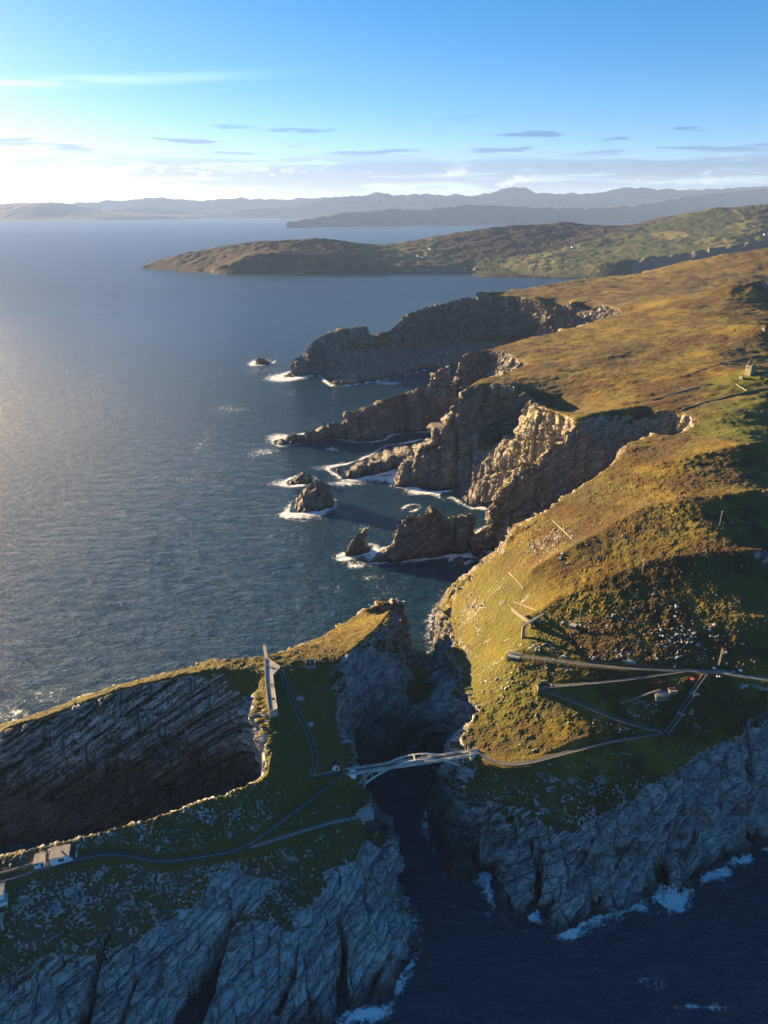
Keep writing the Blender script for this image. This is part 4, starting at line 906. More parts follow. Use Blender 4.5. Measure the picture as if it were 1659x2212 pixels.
def stairway():
    d = [Vector(p) for p in STAIR]; c = d[1]
    root = thing('stairway', 'straight steep stairway with pale side walls cutting down between the two lower paths', 'stairs', c)
    cuts = [d[0], d[0].lerp(d[1], 0.62), d[1].lerp(d[2], 0.30), d[2]]
    fl = Vector((d[2].x - d[0].x, d[2].y - d[0].y, 0)).normalized(); s = Vector((-fl.y, fl.x, 0))
    side = 0.0
    for k in range(3):
        a, b = cuts[k] + s * side, cuts[k + 1] + s * side
        n = 24; bm = BM()
        for i in range(n):
            p = a.lerp(b, (i + 0.5) / n) - c; ln = (Vector((b.x - a.x, b.y - a.y, 0)).length / n)
            box(bm, (ln + 0.01, 1.5, 0.9), p + Vector((0, 0, -0.3)), Matrix.Rotation(math.atan2(fl.y, fl.x), 3, 'Z'))
        part('flight', bm, M_ASPH, root)
        for q in (-1, 1):
            bm = BM(); beam(bm, a - c + s * (0.88 * q) + Vector((0, 0, 0.25)), b - c + s * (0.88 * q) + Vector((0, 0, 0.25)), 0.22, 1.3)
            part('side_wall', bm, M_PAVE, root)
        if k < 2:
            bm = BM(); box(bm, (1.9, 3.4, 0.5), b - c + s * 0.6 + Vector((0, 0, 0.05)), Matrix.Rotation(math.atan2(fl.y, fl.x), 3, 'Z')); part('landing', bm, M_CONC, root)
            side += 0.9
stairway()

# ------------------------------------------------------------------ the arch bridge
def arch_bridge():
    A = Vector(P(752, 1668, z=45)); B = Vector(P(1030, 1626, z=45)); ex = (B - A); LN = ex.length; ex.normalize()
    root = thing('arch_bridge', 'slender white concrete arch footbridge across the dark sea gorge', 'bridge', A, math.atan2(ex.y, ex.x))
    W = 2.5
    s0, s1, rise, drop = 0.115 * LN, 0.91 * LN, 9.7, -6.9
    mid, half = (s0 + s1) / 2, (s1 - s0) / 2
    arch = lambda t: drop + rise * (1 - ((t - mid) / half) ** 2)
    bm = BM(); box(bm, (LN - 6, W, 0.30), (LN / 2, 0, -0.15)); part('deck', bm, M_ASPH, root)
    for y in (-1, 1):
        bm = BM(); box(bm, (LN - 6, 0.36, 0.75), (LN / 2, y * (W / 2 + 0.18), -0.30)); part('edge_beam', bm, M_BRIDGE, root)
        sec = []
        for i in range(37):
            t = s0 + (s1 - s0) * i / 36; z = arch(t); sl = -2 * rise * (t - mid) / half ** 2; k = 1 / math.sqrt(1 + sl * sl); h = 0.55 + 0.35 * abs(t - mid) / half
            nx, nz = -sl * k * h / 2, k * h / 2; yy = y * (W / 2 + 0.62)
            sec.append([(t + nx, yy - 0.24, z + nz), (t + nx, yy + 0.24, z + nz), (t - nx, yy + 0.24, z - nz), (t - nx, yy - 0.24, z - nz)])
        bm = BM(); loft(bm, sec); part('arch_rib', bm, M_BRIDGE, root)
        for f in (0.122, 0.175, 0.230, 0.775, 0.827, 0.882):
            t = f * LN; z = arch(t)
            if z < -0.7:
                bm = BM(); box(bm, (0.34, 0.34, -z - 0.2), (t, y * (W / 2 + 0.55), (z - 0.5) / 2)); part('column', bm, M_BRIDGE, root)
        bm = BM(); post = None
        n = 32
        for i in range(n + 1):
            t = 3.4 + (LN - 6.8) * i / n
            if post is None:
                pb = BM(); box(pb, (0.14, 0.14, 1.2), (0, 0, 0.6)); post = part('parapet_post', pb, M_BRIDGE, root); o = post
            else: o = post.copy(); COL.objects.link(o)
            o.location = (t, y * (W / 2 + 0.12), 0.05)
        for z in (1.18, 0.72, 0.30):
            rb = BM(); box(rb, (LN - 6.8, 0.11, 0.12), (LN / 2, y * (W / 2 + 0.12), z + 0.05)); part('parapet_rail', rb, M_BRIDGE, root)
        for f in (0.30, 0.355, 0.41, 0.465, 0.52, 0.575, 0.63, 0.685, 0.74):
            t = f * LN; z = arch(t)
            if abs(z) > 0.8:
                hb = BM(); box(hb, (0.16, 0.16, abs(z)), (t, y * (W / 2 + 0.55), z / 2)); part('hanger', hb, M_BRIDGE, root)
    for t in (mid - 0.6,):
        bm = BM(); box(bm, (0.36, W + 1.9, 0.34), (t, 0, arch(t) + 0.30)); part('cross_beam', bm, M_BRIDGE, root)
    for t in (s0 + 0.6, s1 - 0.6, 0.23 * LN, 0.79 * LN):
        bm = BM(); box(bm, (0.4, W + 1.0, 0.5), (t, 0, arch(t))); part('cross_beam', bm, M_BRIDGE, root)
    for x0, sg in ((3.4, 1), (LN - 3.4, -1)):
        bm = BM()
        loft(bm, [[(x0 - sg * 4.6, y, 0.02), (x0 + sg * 0.1, y, 0.02), (x0 + sg * 0.1, y, -6.5), (x0 - sg * 1.3, y, -5.2), (x0 - sg * 3.0, y, -2.0)] for y in (-W / 2 - 0.5, W / 2 + 0.5)])
        part('abutment', bm, M_WHITE, root)
        for y in (-1, 1):
            bm = BM(); box(bm, (4.4, 0.35, 1.1), (x0 - sg * 2.3, y * (W / 2 + 0.32), 0.56)); part('wing_wall', bm, M_CONC, root)
    g = BM(); box(g, (0.16, 0.16, 6.6), (LN - 3.9, -W / 2 - 1.1, 1.4)); box(g, (0.16, 0.16, 6.6), (LN - 3.9, W / 2 + 1.1, 1.4)); part('gate_frame', g, M_STEEL, root)
    bar = None
    for i in range(13):
        y = -W / 2 - 1.0 + (W + 2.0) * i / 12
        if abs(y) < 0.55: continue
        hh = 3.3 + 1.2 * math.cos(i / 12 * math.pi * 2 - math.pi)
        b = BM(); box(b, (0.07, 0.07, hh), (LN - 3.9, y, hh / 2)); part('gate_bar', b, M_STEEL, root)
    return root
arch_bridge()

# ------------------------------------------------------------------ long concrete platform and the lookout
def slab_platform():
    uv = [(572.4,1421),(577.4,1421.6),(589,1430),(605,1441),(601,1446),(588.8,1459.8),(592,1480.6),(599,1532),(581.3,1538),(578,1515),(573.4,1470.7)]
    pts = [Vector(P(u, v, z=61.4)) for u, v in uv]; c = Vector((sum(p.x for p in pts) / len(pts), sum(p.y for p in pts) / len(pts), 61.4))
    root = thing('viewing_platform', 'long tapering concrete platform on the clifftop with a narrow walkway at its far end', 'platform', c)
    loc = [(p - c) for p in pts]
    bm = BM(); prism(bm, loc, -4.0, 0.0); part('slab', bm, M_CONC, root)
    for i in range(len(loc)):
        if i in (0, 3): continue
        a, b = loc[i], loc[(i + 1) % len(loc)]
        bm = BM(); beam(bm, a + Vector((0, 0, 0.25)), b + Vector((0, 0, 0.25)), 0.30, 0.5); part('parapet', bm, M_CONC, root)
    j0, j1 = Vector(P(574.9, 1421.3, z=61.4)) - c, Vector(P(570.7, 1394, z=61.4)) - c
    d = (j1 - j0).normalized(); s = Vector((-d.y, d.x, 0))
    bm = BM(); beam(bm, j0 + Vector((0, 0, -0.2)) - d * 0.3, j1 + Vector((0, 0, -0.2)), 1.5, 0.4); part('walkway', bm, M_CONC, root)
    for q in (0.3, 0.65, 0.95):
        p = j0.lerp(j1, q); gz = ground(p.x + c.x, p.y + c.y, 30) - c.z
        bm = BM(); rod(bm, p + Vector((0, 0, -0.4)), (p.x, p.y, gz - 0.6), 0.22, n=8); part('pier', bm, M_CONC, root)
    for q in (-1, 1):
        bm = BM(); beam(bm, j0 + s * (0.75 * q) + Vector((0, 0, 1.05)), j1 + s * (0.75 * q) + Vector((0, 0, 1.05)), 0.09, 0.1); part('rail', bm, M_WOOD, root)
        for i in range(8):
            p = j0.lerp(j1, i / 7) + s * (0.75 * q); b = BM(); box(b, (0.09, 0.09, 1.1), p + Vector((0, 0, 0.5))); part('post', b, M_WOOD, root)
    bm = BM(); box(bm, (0.5, 0.09, 2.2), j1 + Vector((0, 0, 0.9))); part('end_panel', bm, M_WOOD, root)
    bm = BM(); beam(bm, Vector(P(577.5, 1470, z=61.4)) - c + Vector((0, 0, 0.012)), Vector(P(586, 1534, z=61.4)) - c + Vector((0, 0, 0.012)), 0.22, 0.03); part('drain_channel', bm, M_ASPH, root)
slab_platform()
def bench(u, v, rot, label):
    p = Vector(P(u, v, z=61.4)); t = thing('bench', label, 'bench', p, rot, 'benches on the concrete platform')
    bm = BM(); box(bm, (1.9, 0.55, 0.09), (0, 0, 0.45)); part('seat', bm, M_WOOD, t)
    bm = BM(); box(bm, (1.9, 0.07, 0.5), (0, 0.27, 0.78)); part('backrest', bm, M_WOOD, t)
    for x in (-0.75, 0.75):
        bm = BM(); box(bm, (0.09, 0.5, 0.45), (x, 0, 0.225)); part('leg', bm, M_WOOD, t)
bench(586.7, 1481, 0.2, 'brown bench halfway along the long concrete platform')
bench(578.5, 1438.5, 0.2, 'brown bench near the narrow far end of the long concrete platform')
def info_panel():
    p = Vector(P(591, 1513, z=61.4)); t = thing('information_panel', 'dark slanted information panel on the near half of the concrete platform', 'panel', p, 0.2)
    bm = BM(); box(bm, (1.5, 1.0, 0.08), (0, 0, 0.9), Matrix.Rotation(0.5, 3, 'X')); part('board', bm, M_SLATE, t)
    for x in (-0.6, 0.6):
        bm = BM(); box(bm, (0.1, 0.1, 0.9), (x, 0, 0.45)); part('leg', bm, M_STEEL, t)
info_panel()
for (u, v, lab) in ((648.5, 1511, 'pale concrete landing with low rails beside the upper steps'), (672, 1567, 'smaller pale concrete landing beside the lower steps')):
    p, n = seen(u, v); p = p or Vector(P(u, v, z=54))
    t = thing('landing', lab, 'landing', (p.x, p.y, p.z), 0.25)
    w = 3.4 if u < 660 else 2.4
    bm = BM(); box(bm, (w, 2.4, 1.6), (0, 0, 0.15)); part('slab', bm, M_CONC, t)
    for a, b in (((-w/2, 1.1), (w/2, 1.1)), ((w/2, 1.1), (w/2, -1.1))):
        bm = BM(); beam(bm, (a[0], a[1], 1.9), (b[0], b[1], 1.9), 0.07, 0.08); part('rail', bm, M_STEEL, t)
    for a in ((-w/2, 1.1), (w/2, 1.1), (w/2, -1.1)):
        bm = BM(); rod(bm, (a[0], a[1], 0.9), (a[0], a[1], 1.95), 0.05, n=6); part('post', bm, M_STEEL, t)
def lookout():
    uv = [(768,1757),(772,1755.5),(799.4,1738.5),(807.5,1762),(808,1768),(783,1774),(776,1766),(770,1763)]
    pts = [Vector(P(u, v, z=37.6)) for u, v in uv]; c = sum(pts, Vector()) / len(pts)
    t = thing('lookout', 'pale fan shaped concrete lookout at the gorge edge on a dark retaining wall', 'lookout', c)
    loc = [p - c for p in pts]
    bm = BM(); prism(bm, loc, -2.2, 0.3); part('slab', bm, M_CONC, t)
    for i in (1, 2, 3, 4):
        a, b = loc[i], loc[(i + 1) % len(loc)]
        bm = BM(); beam(bm, a + Vector((0, 0, 0.55)), b + Vector((0, 0, 0.55)), 0.28, 0.9); part('parapet', bm, M_CONC, t)
    q = [Vector(P(788, 1774.5, z=37.4)), Vector(P(815, 1771, z=37.0)), Vector(P(816, 1790, z=32.5)), Vector(P(808, 1809, z=29.5))]
    bm = BM(); loft(bm, [[p - c + Vector((0, -0.6, 0)) for p in q], [p - c + Vector((0.0, 2.5, -1.5)) for p in q]]); part('retaining_wall', bm, M_SLATE, t)
    q2 = [Vector(P(806, 1797, z=31.0)), Vector(P(816, 1789, z=32.6)), Vector(P(815.5, 1801, z=30.6)), Vector(P(810, 1804, z=30.4))]
    bm = BM(); loft(bm, [[p - c + Vector((0, -0.70, 0.02)) for p in q2], [p - c + Vector((0, 0.4, -0.2)) for p in q2]]); part('lichen_patch', bm, M_LICH, t)
lookout()
# ------------------------------------------------------------------ buildings
def frame_of(fl, fr, z):
    a, b = Vector(P(*fl, z=z)), Vector(P(*fr, z=z)); d = b - a
    return a, d.length, math.atan2(d.y, d.x)
def window(t, x, z, w, h, y=0.0, bars=2):
    """opening on the local front (y = 0, facing -y): frame, sill, glass"""
    bm = BM()
    for s in (-1, 1): box(bm, (0.09, 0.16, h + 0.18), (x + s * (w / 2 + 0.045), y, z))
    for s in (-1, 1): box(bm, (w, 0.15, 0.09), (x, y, z + s * (h / 2 + 0.045)))
    for i in range(1, bars): box(bm, (0.06, 0.12, h), (x - w / 2 + w * i / bars, y, z))
    f = part('window', bm, M_STEEL, t)
    bm = BM(); box(bm, (w, 0.10, h), (x, y, z)); part('glass', bm, M_GLASS, f)
    bm = BM(); box(bm, (w + 0.4, 0.30, 0.1), (x, y - 0.06, z - h / 2 - 0.14)); part('sill', bm, M_CONC, f)
def flat_house(fl, fr, z, depth, h, label, roofm, over=0.22, slope=0.0):
    a, w, rz = frame_of(fl, fr, z)
    t = thing('house', label, 'house', a, rz, 'white station buildings')
    wt = 0.28
    for nm, s, c in (('front', (w, wt, h + 1.5), (w / 2, wt / 2, h / 2 - 0.75)), ('back', (w, wt, h + 1.5), (w / 2, depth - wt / 2, h / 2 - 0.75))):
        bm = BM(); box(bm, s, c); part('wall', bm, M_WHITE, t)
    for x in (wt / 2, w - wt / 2):
        bm = BM(); box(bm, (wt - 0.006, depth - 2 * wt, h + 1.5), (x, depth / 2, h / 2 - 0.75)); part('wall', bm, M_WHITE, t)
    bm = BM(); box(bm, (w + over * 2, depth + over * 2, 0.22), (w / 2, depth / 2, h + 0.11 + 0.003), Matrix.Rotation(slope, 3, 'X'))
    rf = part('roof', bm, roofm, t)
    return t, w, depth, h, rf
t, w, d, h, rf = flat_house((109.8, 1869.5), (150.8, 1861.5), 40.9, 5.4, 3.5, 'larger white flat roofed station house with a wide barred window beside the path', M_FELT, slope=0.02)
window(t, w * 0.58, 1.9, 1.9, 1.0, bars=4)
bm = BM(); box(bm, (0.5, 0.5, 0.5), (w * 0.62, d * 0.45, h + 0.45)); part('vent', bm, M_SLATE, rf)
bm = BM(); box(bm, (1.1, 0.7, 1.6), (w + 0.56, 0.55, 0.5)); part('porch', bm, M_WHITE, t)
bm = BM(); box(bm, (2.2, 3.4, 0.18), (w + 1.35, 2.9, 2.3)); an = part('lean_to', bm, M_SLATE, t)
bm = BM(); box(bm, (0.25, 2.8, 3.4), (w + 2.35, 2.4, 0.55)); part('end_wall', bm, M_WHITE, an)
bm = BM(); box(bm, (1.8, 0.2, 3.2), (w + 1.35, 4.5, 0.5)); part('back_wall', bm, M_WHITE, an)
bm = BM(); box(bm, (0.95, 0.12, 2.0), (w + 1.5, 1.35, 1.0)); part('door', bm, M_GREEN, an)
t, w, d, h, rf = flat_house((74.7, 1876.5), (97, 1872), 40.6, 4.6, 2.7, 'smaller white flat roofed station house with a slit window and dark door', M_FELT)
window(t, w * 0.27, 2.0, 1.3, 0.45, bars=3)
bm = BM(); box(bm, (0.9, 0.14, 2.05), (w * 0.76, -0.01, 1.02)); dr = part('door', bm, M_GREEN, t)
bm = BM(); box(bm, (0.08, 0.10, 0.22), (w * 0.76 + 0.33, -0.10, 1.0)); part('handle', bm, M_STEEL, dr)
bm = BM(); box(bm, (1.6, 3.2, 0.14), (w + 0.95, 1.5, 0.05)); part('paved_gap', bm, M_FELT, t)
def lantern_house():
    z0 = 33.0
    br = Vector(P(18, 1960, z=z0)); bl = Vector(P(-46, 1976, z=z0)); ex = (br - bl); W = ex.length; rz = math.atan2(ex.y, ex.x)
    t = thing('light_station', 'white stepped light station building cut by the left edge with a lower plinth', 'building', bl, rz, 'white station buildings')
    bm = BM(); box(bm, (W, 7.5, 5.4), (W / 2, 3.75, 0.7)); part('plinth', bm, M_WHITE, t)
    bm = BM(); box(bm, (W + 0.4, 7.9, 0.35), (W / 2, 3.75, 3.55)); part('ledge', bm, M_CONC, t)
    bm = BM(); box(bm, (W - 1.6, 5.6, 2.6), (W / 2 - 0.2, 3.7, 5.0)); up = part('upper_storey', bm, M_WHITE, t)
    bm = BM(); box(bm, (W - 1.2, 6.0, 0.3), (W / 2 - 0.2, 3.7, 6.45)); part('roof', bm, M_PAVE, t)
    window(t, W - 3.4, 5.0, 1.5, 0.8, y=0.86, bars=3)
    bm = BM(); box(bm, (0.5, 9.5, 2.4), (W + 1.6, 4.2, -0.1)); w1 = part('yard_wall', bm, M_CONC_OLD, t)
    bm = BM()
    for i in range(14): box(bm, (1.0, 0.5, 0.5), (W + 0.9, 8.2 - i * 0.55, 1.2 - i * 0.16))
    part('steps', bm, M_CONC_OLD, t)
lantern_house()
def low_wall(label, uvz, w, h, mat, name='concrete_wall', cat='wall', group=None, n=1, sink=1.2):
    pts = [Vector(p) for p in L(*uvz)]; c = pts[0].copy(); t = thing(name, label, cat, c, 0, group)
    for a, b in zip(pts[:-1], pts[1:]):
        for k in range(n):
            p, q = a.lerp(b, k / n) - c, a.lerp(b, (k + 1) / n) - c
            bm = BM(); beam(bm, p + Vector((0, 0, (h - sink) / 2)), q + Vector((0, 0, (h - sink) / 2)), w, h + sink); part('wall_section', bm, mat, t)
    return t
def ground_line(uv): 
    out = []
    for u, v in uv:
        p, n = seen(u, v)
        if p is not None: out.append((p.x, p.y, p.z, 0))
    return out
low_wall('broken pale stone wall below the light station at the left edge', ground_line([(27,1959),(45,1958),(61,1947)]), 0.8, 1.0, M_STONE)
low_wall('long pale concrete retaining wall at the very left edge of the picture', ground_line([(8,1972),(3,1990),(7,2010)]), 1.0, 1.4, M_CONC)
def white_hut():
    a = Vector(P(718, 1664, z=46.2)); t = thing('hut', 'small white hut with a dark pitched roof at the left end of the bridge', 'hut', a, 0.12)
    w, d, h, r = 3.2, 2.8, 2.0, 1.2
    bm = BM(); loft(bm, [[(0, y, -1.2), (w, y, -1.2), (w, y, h), (w / 2, y, h + r), (0, y, h)] for y in (0, d)]); part('wall', bm, M_WHITE, t)
    for s in (-1, 1):
        bm = BM(); n = Vector((s * r, 0, w / 2)).normalized()
        e0 = Vector((w / 2, 0, h + r)); e1 = Vector((w / 2 + s * (w / 2 + 0.25), 0, h - r * 0.5 / w))
        loft(bm, [[e0 + Vector((0, y, 0.02)), e1 + Vector((0, y, 0.02)), e1 + Vector((0, y, 0.16)), e0 + Vector((0, y, 0.16))] for y in (-0.2, d + 0.2)]); part('roof_panel', bm, M_SLATE, t)
    bm = BM(); box(bm, (0.9, 0.12, 1.7), (w * 0.62, -0.02, 0.85)); part('doorway', bm, M_DARK, t)
white_hut()
def ruin_hut():
    p, n = seen(660, 1443); t = thing('ruined_hut', 'roofless ruined hut with dark back wall on the grass right of the platform', 'ruin', p or P(660, 1443, z=58), 0.08)
    w, d, h = 5.2, 4.0, 2.8
    bm = BM(); box(bm, (w, 0.35, h + 1), (w / 2, d, h / 2 - 0.5)); part('back_wall', bm, M_PAVE, t)
    for x, m in ((0.17, M_CONC), (w - 0.17, M_CONC)):
        bm = BM(); loft(bm, [[(x + s, 0, -1.5), (x + s, d - 0.18, -1.0), (x + s, d - 0.18, h - 0.1), (x + s, 0.9, h - 0.3), (x + s, 0, 0.8)] for s in (-0.16, 0.16)]); part('side_wall', bm, m, t)
    bm = BM(); box(bm, (0.35, 2.2, h - 0.2), (w * 0.45, d - 1.3, h / 2 - 0.4)); part('inner_wall', bm, M_CONC, t)
    bm = BM(); box(bm, (w - 0.7, d - 0.4, 0.3), (w / 2, d / 2, -0.5)); part('floor', bm, M_CONC, t)
    bm = BM(); box(bm, (1.3, 1.0, 0.5), (0.9, 0.5, -0.2), Matrix.Rotation(0.2, 3, 'X')); part('fallen_slab', bm, M_WHITE, t)
ruin_hut()
low_wall('low brown broken wall left of the roofless ruined hut', ground_line([(626,1435),(637,1428),(652,1427)]), 0.5, 1.0, M_CONC_OLD)
def ruin_on_zigzag():
    p, n = seen(1416, 1512); t = thing('stone_ruin', 'grey roofless stone ruin with a red patch between the zigzag path legs', 'ruin', (p.x, p.y, p.z - 0.2), 0.02)
    w, d, h = 7.2, 4.6, 2.4
    bm = BM(); box(bm, (w + 0.6, 0.9, 2.4), (w / 2, -0.5, 0.0)); part('front_plinth', bm, M_STONE, t)
    for s, c in (((w, 0.4, h + 1.2), (w / 2, 0.2, h / 2 - 0.6)), ((w, 0.4, h + 1.2), (w / 2, d - 0.2, h / 2 - 0.4)), ((0.4, d - 0.82, h + 1.2), (0.2, d / 2, h / 2 - 0.6)), ((0.4, d - 0.82, h + 0.6), (w - 0.2, d / 2, h / 2 - 0.6))):
        bm = BM(); box(bm, s, c); part('wall', bm, M_STONE, t)
    bm = BM(); box(bm, (w - 1.2, d - 1.0, 0.25), (w / 2 + 0.2, d / 2, h + 0.2), Matrix.Rotation(0.12, 3, 'X')); rf = part('roof_slab', bm, M_PAVE, t)
    bm = BM(); box(bm, (1.2, 0.8, 0.1), (2.2, d - 1.0, h + 0.52), Matrix.Rotation(0.12, 3, 'X')); part('red_sheet', bm, M_RED, rf)
    p, n = seen(1446, 1501); t = thing('stone_ruin', 'smaller brown ruin with two red patches beside the grey roofless ruin', 'ruin', (p.x, p.y, p.z - 0.2), 0.02)
    w, d, h = 4.0, 3.2, 2.2
    bm = BM(); box(bm, (w, d, h + 1), (w / 2, d / 2, h / 2 - 0.5)); part('wall', bm, M_CONC_OLD, t)
    bm = BM(); box(bm, (w + 0.2, d * 0.5, 0.16), (w / 2, d * 0.74, h + 0.09)); part('roof_slab', bm, M_SLATE, t)
    for x in (1.1, 3.0):
        bm = BM(); box(bm, (0.8, 0.7, 0.14), (x, d * 0.8, h + 0.25)); part('red_sheet', bm, M_RED, t)
ruin_on_zigzag()
low_wall('tumbled stone field wall running down left from the grey ruin', ground_line([(1428,1492),(1405,1498),(1380,1508),(1360,1514),(1340,1520)]), 0.6, 0.8, M_STONE, 'stone_wall', n=3)
def red_box():
    p, n = seen(1497, 1473); t = thing('equipment_box', 'small bright red equipment box below the road beside the stairway top', 'box', (p.x, p.y, p.z - 0.1), 0.15)
    bm = BM(); box(bm, (1.7, 1.5, 1.5), (0, 0.7, 0.8), bev=0.06); part('body', bm, M_RED, t)
    bm = BM(); box(bm, (1.85, 1.65, 0.12), (0, 0.7, 1.64)); part('lid', bm, M_RED, t)
    bm = BM(); box(bm, (2.2, 2.0, 0.5), (0, 0.7, -0.15)); part('base', bm, M_CONC_OLD, t)
    bm = BM(); box(bm, (0.5, 0.06, 0.3), (0.3, -0.09, 1.1)); part('panel', bm, M_CONC, t)
red_box()
# turning circle with its stones and signs
c = Vector(P(1570, 1449, z=70))
bm = BM(); bmesh.ops.create_circle(bm, cap_ends=True, radius=4.6, segments=32)
ex_ = bmesh.ops.extrude_face_region(bm, geom=bm.faces[:]); bmesh.ops.translate(bm, vec=(0, 0, -0.5), verts=[v for v in ex_['geom'] if isinstance(v, bmesh.types.BMVert)])
bmesh.ops.recalc_face_normals(bm, faces=bm.faces[:])
o = alone('paved_circle', bm, M_PAVE, 'round grey paved turning circle beside the road', 'paving'); o.location = c + Vector((0, 1.2, 0.22))
def sign(u, v, lab, w=1.0, h=0.8):
    p, n = seen(u, v); p = p or Vector(P(u, v, z=70))
    t = thing('sign', lab, 'sign', (p.x, p.y, p.z), math.atan2(p.x, p.y) * -1, 'white signs by the road')
    bm = BM(); box(bm, (w, 0.06, h), (0, 0, 1.1), Matrix.Rotation(-0.5, 3, 'X')); part('board', bm, M_WHITE, t)
    for x in (-0.35, 0.35):
        bm = BM(); rod(bm, (x, 0.05, -0.3), (x, 0.05, 1.1), 0.04, n=6); part('leg', bm, M_STEEL, t)
sign(1542, 1447, 'white sign at the road edge left of the turning circle beside the tall pole', 1.4, 0.9)
sign(1599, 1452, 'white sign at the road edge right of the turning circle', 1.6, 0.9)
sign(1456.6, 1444, 'white sign at the fence end where the highest track meets the road', 0.9, 0.7)
sign(1569, 1437, 'small pale sign behind the middle of the turning circle', 0.7, 0.8)
def planter(u, v, lab):
    p = Vector(P(u, v, z=70.2)); t = thing('marker_box', lab, 'box', p, 0.1, 'marker boxes by the road')
    bm = BM(); box(bm, (0.6, 0.6, 0.7), (0, 0, 0.3), bev=0.05); part('body', bm, M_WHITE, t)
    bm = BM(); box(bm, (0.4, 0.4, 0.1), (0, 0, 0.7)); part('lid', bm, M_SLATE, t)
planter(1549.5, 1462, 'left one of two small pale boxes on the road edge by the stairway top'); planter(1555, 1462.5, 'right one of two small pale boxes on the road edge by the stairway top')
def mast():
    p = Vector(P(1550.5, 1443, z=70)); t = thing('mast', 'tall twin wooden mast standing at the turning circle with a sunlit top', 'mast', p)
    for k in (0, 1):
        bm = BM(); rod(bm, (0.5 * k, 0, -1), (0.5 * k, 0, 12.4 - k * 0.8), 0.17, 0.12, 8); part('pole', bm, M_WOOD, t)
    for z in (3, 6, 9, 11):
        bm = BM(); box(bm, (0.95, 0.12, 0.2), (0.25, -0.16, z)); part('brace', bm, M_WOOD, t)
mast()
def utility_pole(u, v, h, lab):
    p, n = seen(u, v)
    t = thing('utility_pole', lab, 'pole', p, 0.5, 'wooden utility poles up the hillside')
    bm = BM(); rod(bm, (0, 0, -0.8), (0, 0, h), 0.17, 0.12, 8); part('pole', bm, M_WOOD, t)
    bm = BM(); box(bm, (2.2, 0.14, 0.18), (0, -0.16, h - 0.5)); ca = part('crossarm', bm, M_WOOD, t)
    for x in (-0.95, 0.0, 0.95):
        bm = BM(); rod(bm, (x, -0.16, h - 0.4), (x, -0.16, h - 0.15), 0.07, 0.05, 6); part('insulator', bm, M_WHITE, ca)
utility_pole(1151.4, 1429, 10.5, 'wooden utility pole at the left end of the highest track')
utility_pole(1251, 1346, 9.5, 'wooden utility pole beside the square concrete blockhouse')
utility_pole(1387.5, 1237, 9.0, 'wooden utility pole in the middle of the sunlit heather slope')
utility_pole(1554, 1136, 10.0, 'wooden utility pole standing in the wire fence line up the hill')
# wire fence line across the hill
def wire_fence():
    uv = [(1381.5,1149.5),(1409,1149.5),(1445,1139.5),(1468,1138),(1481,1137),(1499,1135.5),(1517,1135),(1536,1133.5),(1562,1132.5),(1580,1131.5),(1596,1130.5),(1620,1131),(1636,1131),(1652,1131),(1668,1131)]
    g = [Vector(p[:3]) for p in ground_line(uv)]; c = g[len(g) // 2]
    t = thing('wire_fence', 'line of thin pale posts with wire crossing the hillside below the tall pole', 'fence', c)
    for p in g:
        b = BM(); rod(b, p - c + Vector((0, 0, -0.4)), p - c + Vector((0, 0, 1.5)), 0.10, n=6); part('post', b, M_WOOD, t)
    for z in (0.5, 1.3):
        b = BM()
        for a, q in zip(g[:-1], g[1:]): beam(b, a - c + Vector((0, 0, z)), q - c + Vector((0, 0, z)), 0.03, 0.03)
        part('wire', b, M_STEEL, t)
wire_fence()
# the high concrete frame and other concrete remains on the hillside
def concrete_frame():
    b0, n = seen(1128.5, 1378); h = 8.2; top = b0.z + h
    t = thing('concrete_frame', 'tall bare concrete frame of two long beams on piers catching the sun', 'ruin', b0)
    A = Vector(P(1131, 1350, z=top)); A = Vector((b0.x + 0.2, b0.y, top)); B = Vector(P(1176, 1325, z=top)); C0 = Vector(P(1146, 1343, z=top - 0.1)); C1 = Vector(P(1105, 1311, z=top - 0.1))
    L0 = lambda v: v - b0
    bm = BM(); beam(bm, L0(A) + Vector((-0.6, -0.5, 0)), L0(B), 1.5, 0.7); part('cross_beam', bm, M_CONC_OLD, t)
    bm = BM(); beam(bm, L0(C0), L0(C1), 1.1, 0.5); part('long_beam', bm, M_CONC_OLD, t)
    d = (C1 - C0); 
    rows = []
    for k in range(7):
        p = C0.lerp(C1, k / 6); gz = min(ground(p.x, p.y, top - 3), p.z - 0.3); lo = max(gz - 0.3, p.z - 2.4)
        s = Vector((-d.y, d.x, 0)).normalized() * 0.25
        rows.append([L0(p) + s, L0(p) - s, Vector((p.x - b0.x - s.x, p.y - b0.y - s.y, lo - b0.z)), Vector((p.x - b0.x + s.x, p.y - b0.y + s.y, lo - b0.z))])
    bm = BM(); loft(bm, rows); part('web_wall', bm, M_CONC_OLD, t)
    bm = BM(); box(bm, (1.7, 1.2, h + 1.0), (0.2, 0, h / 2 - 0.7)); part('pier', bm, M_CONC_OLD, t)
    for f, w in ((0.38, 1.3), (0.62, 1.6)):
        p = A.lerp(B, f); gz = ground(p.x, p.y, top - 4)
        bm = BM(); box(bm, (w, 1.0, top - gz + 0.6), (p.x - b0.x, p.y - b0.y, (top + gz) / 2 - b0.z - 0.5)); part('pier', bm, M_CONC_OLD, t)
    p = A.lerp(B, 0.62); gz = ground(p.x + 1.6, p.y - 0.4, top - 4)
    bm = BM(); box(bm, (1.6, 1.8, 2.2), (p.x + 1.7 - b0.x, p.y - 0.6 - b0.y, gz + 0.6 - b0.z)); part('footing', bm, M_CONC_OLD, t)
concrete_frame()
low_wall('low broken concrete wall with teeth behind the tall concrete frame', ground_line([(1110,1301),(1130,1308),(1150,1316),(1168,1324)]), 0.4, 0.5, M_CONC_OLD, n=2)
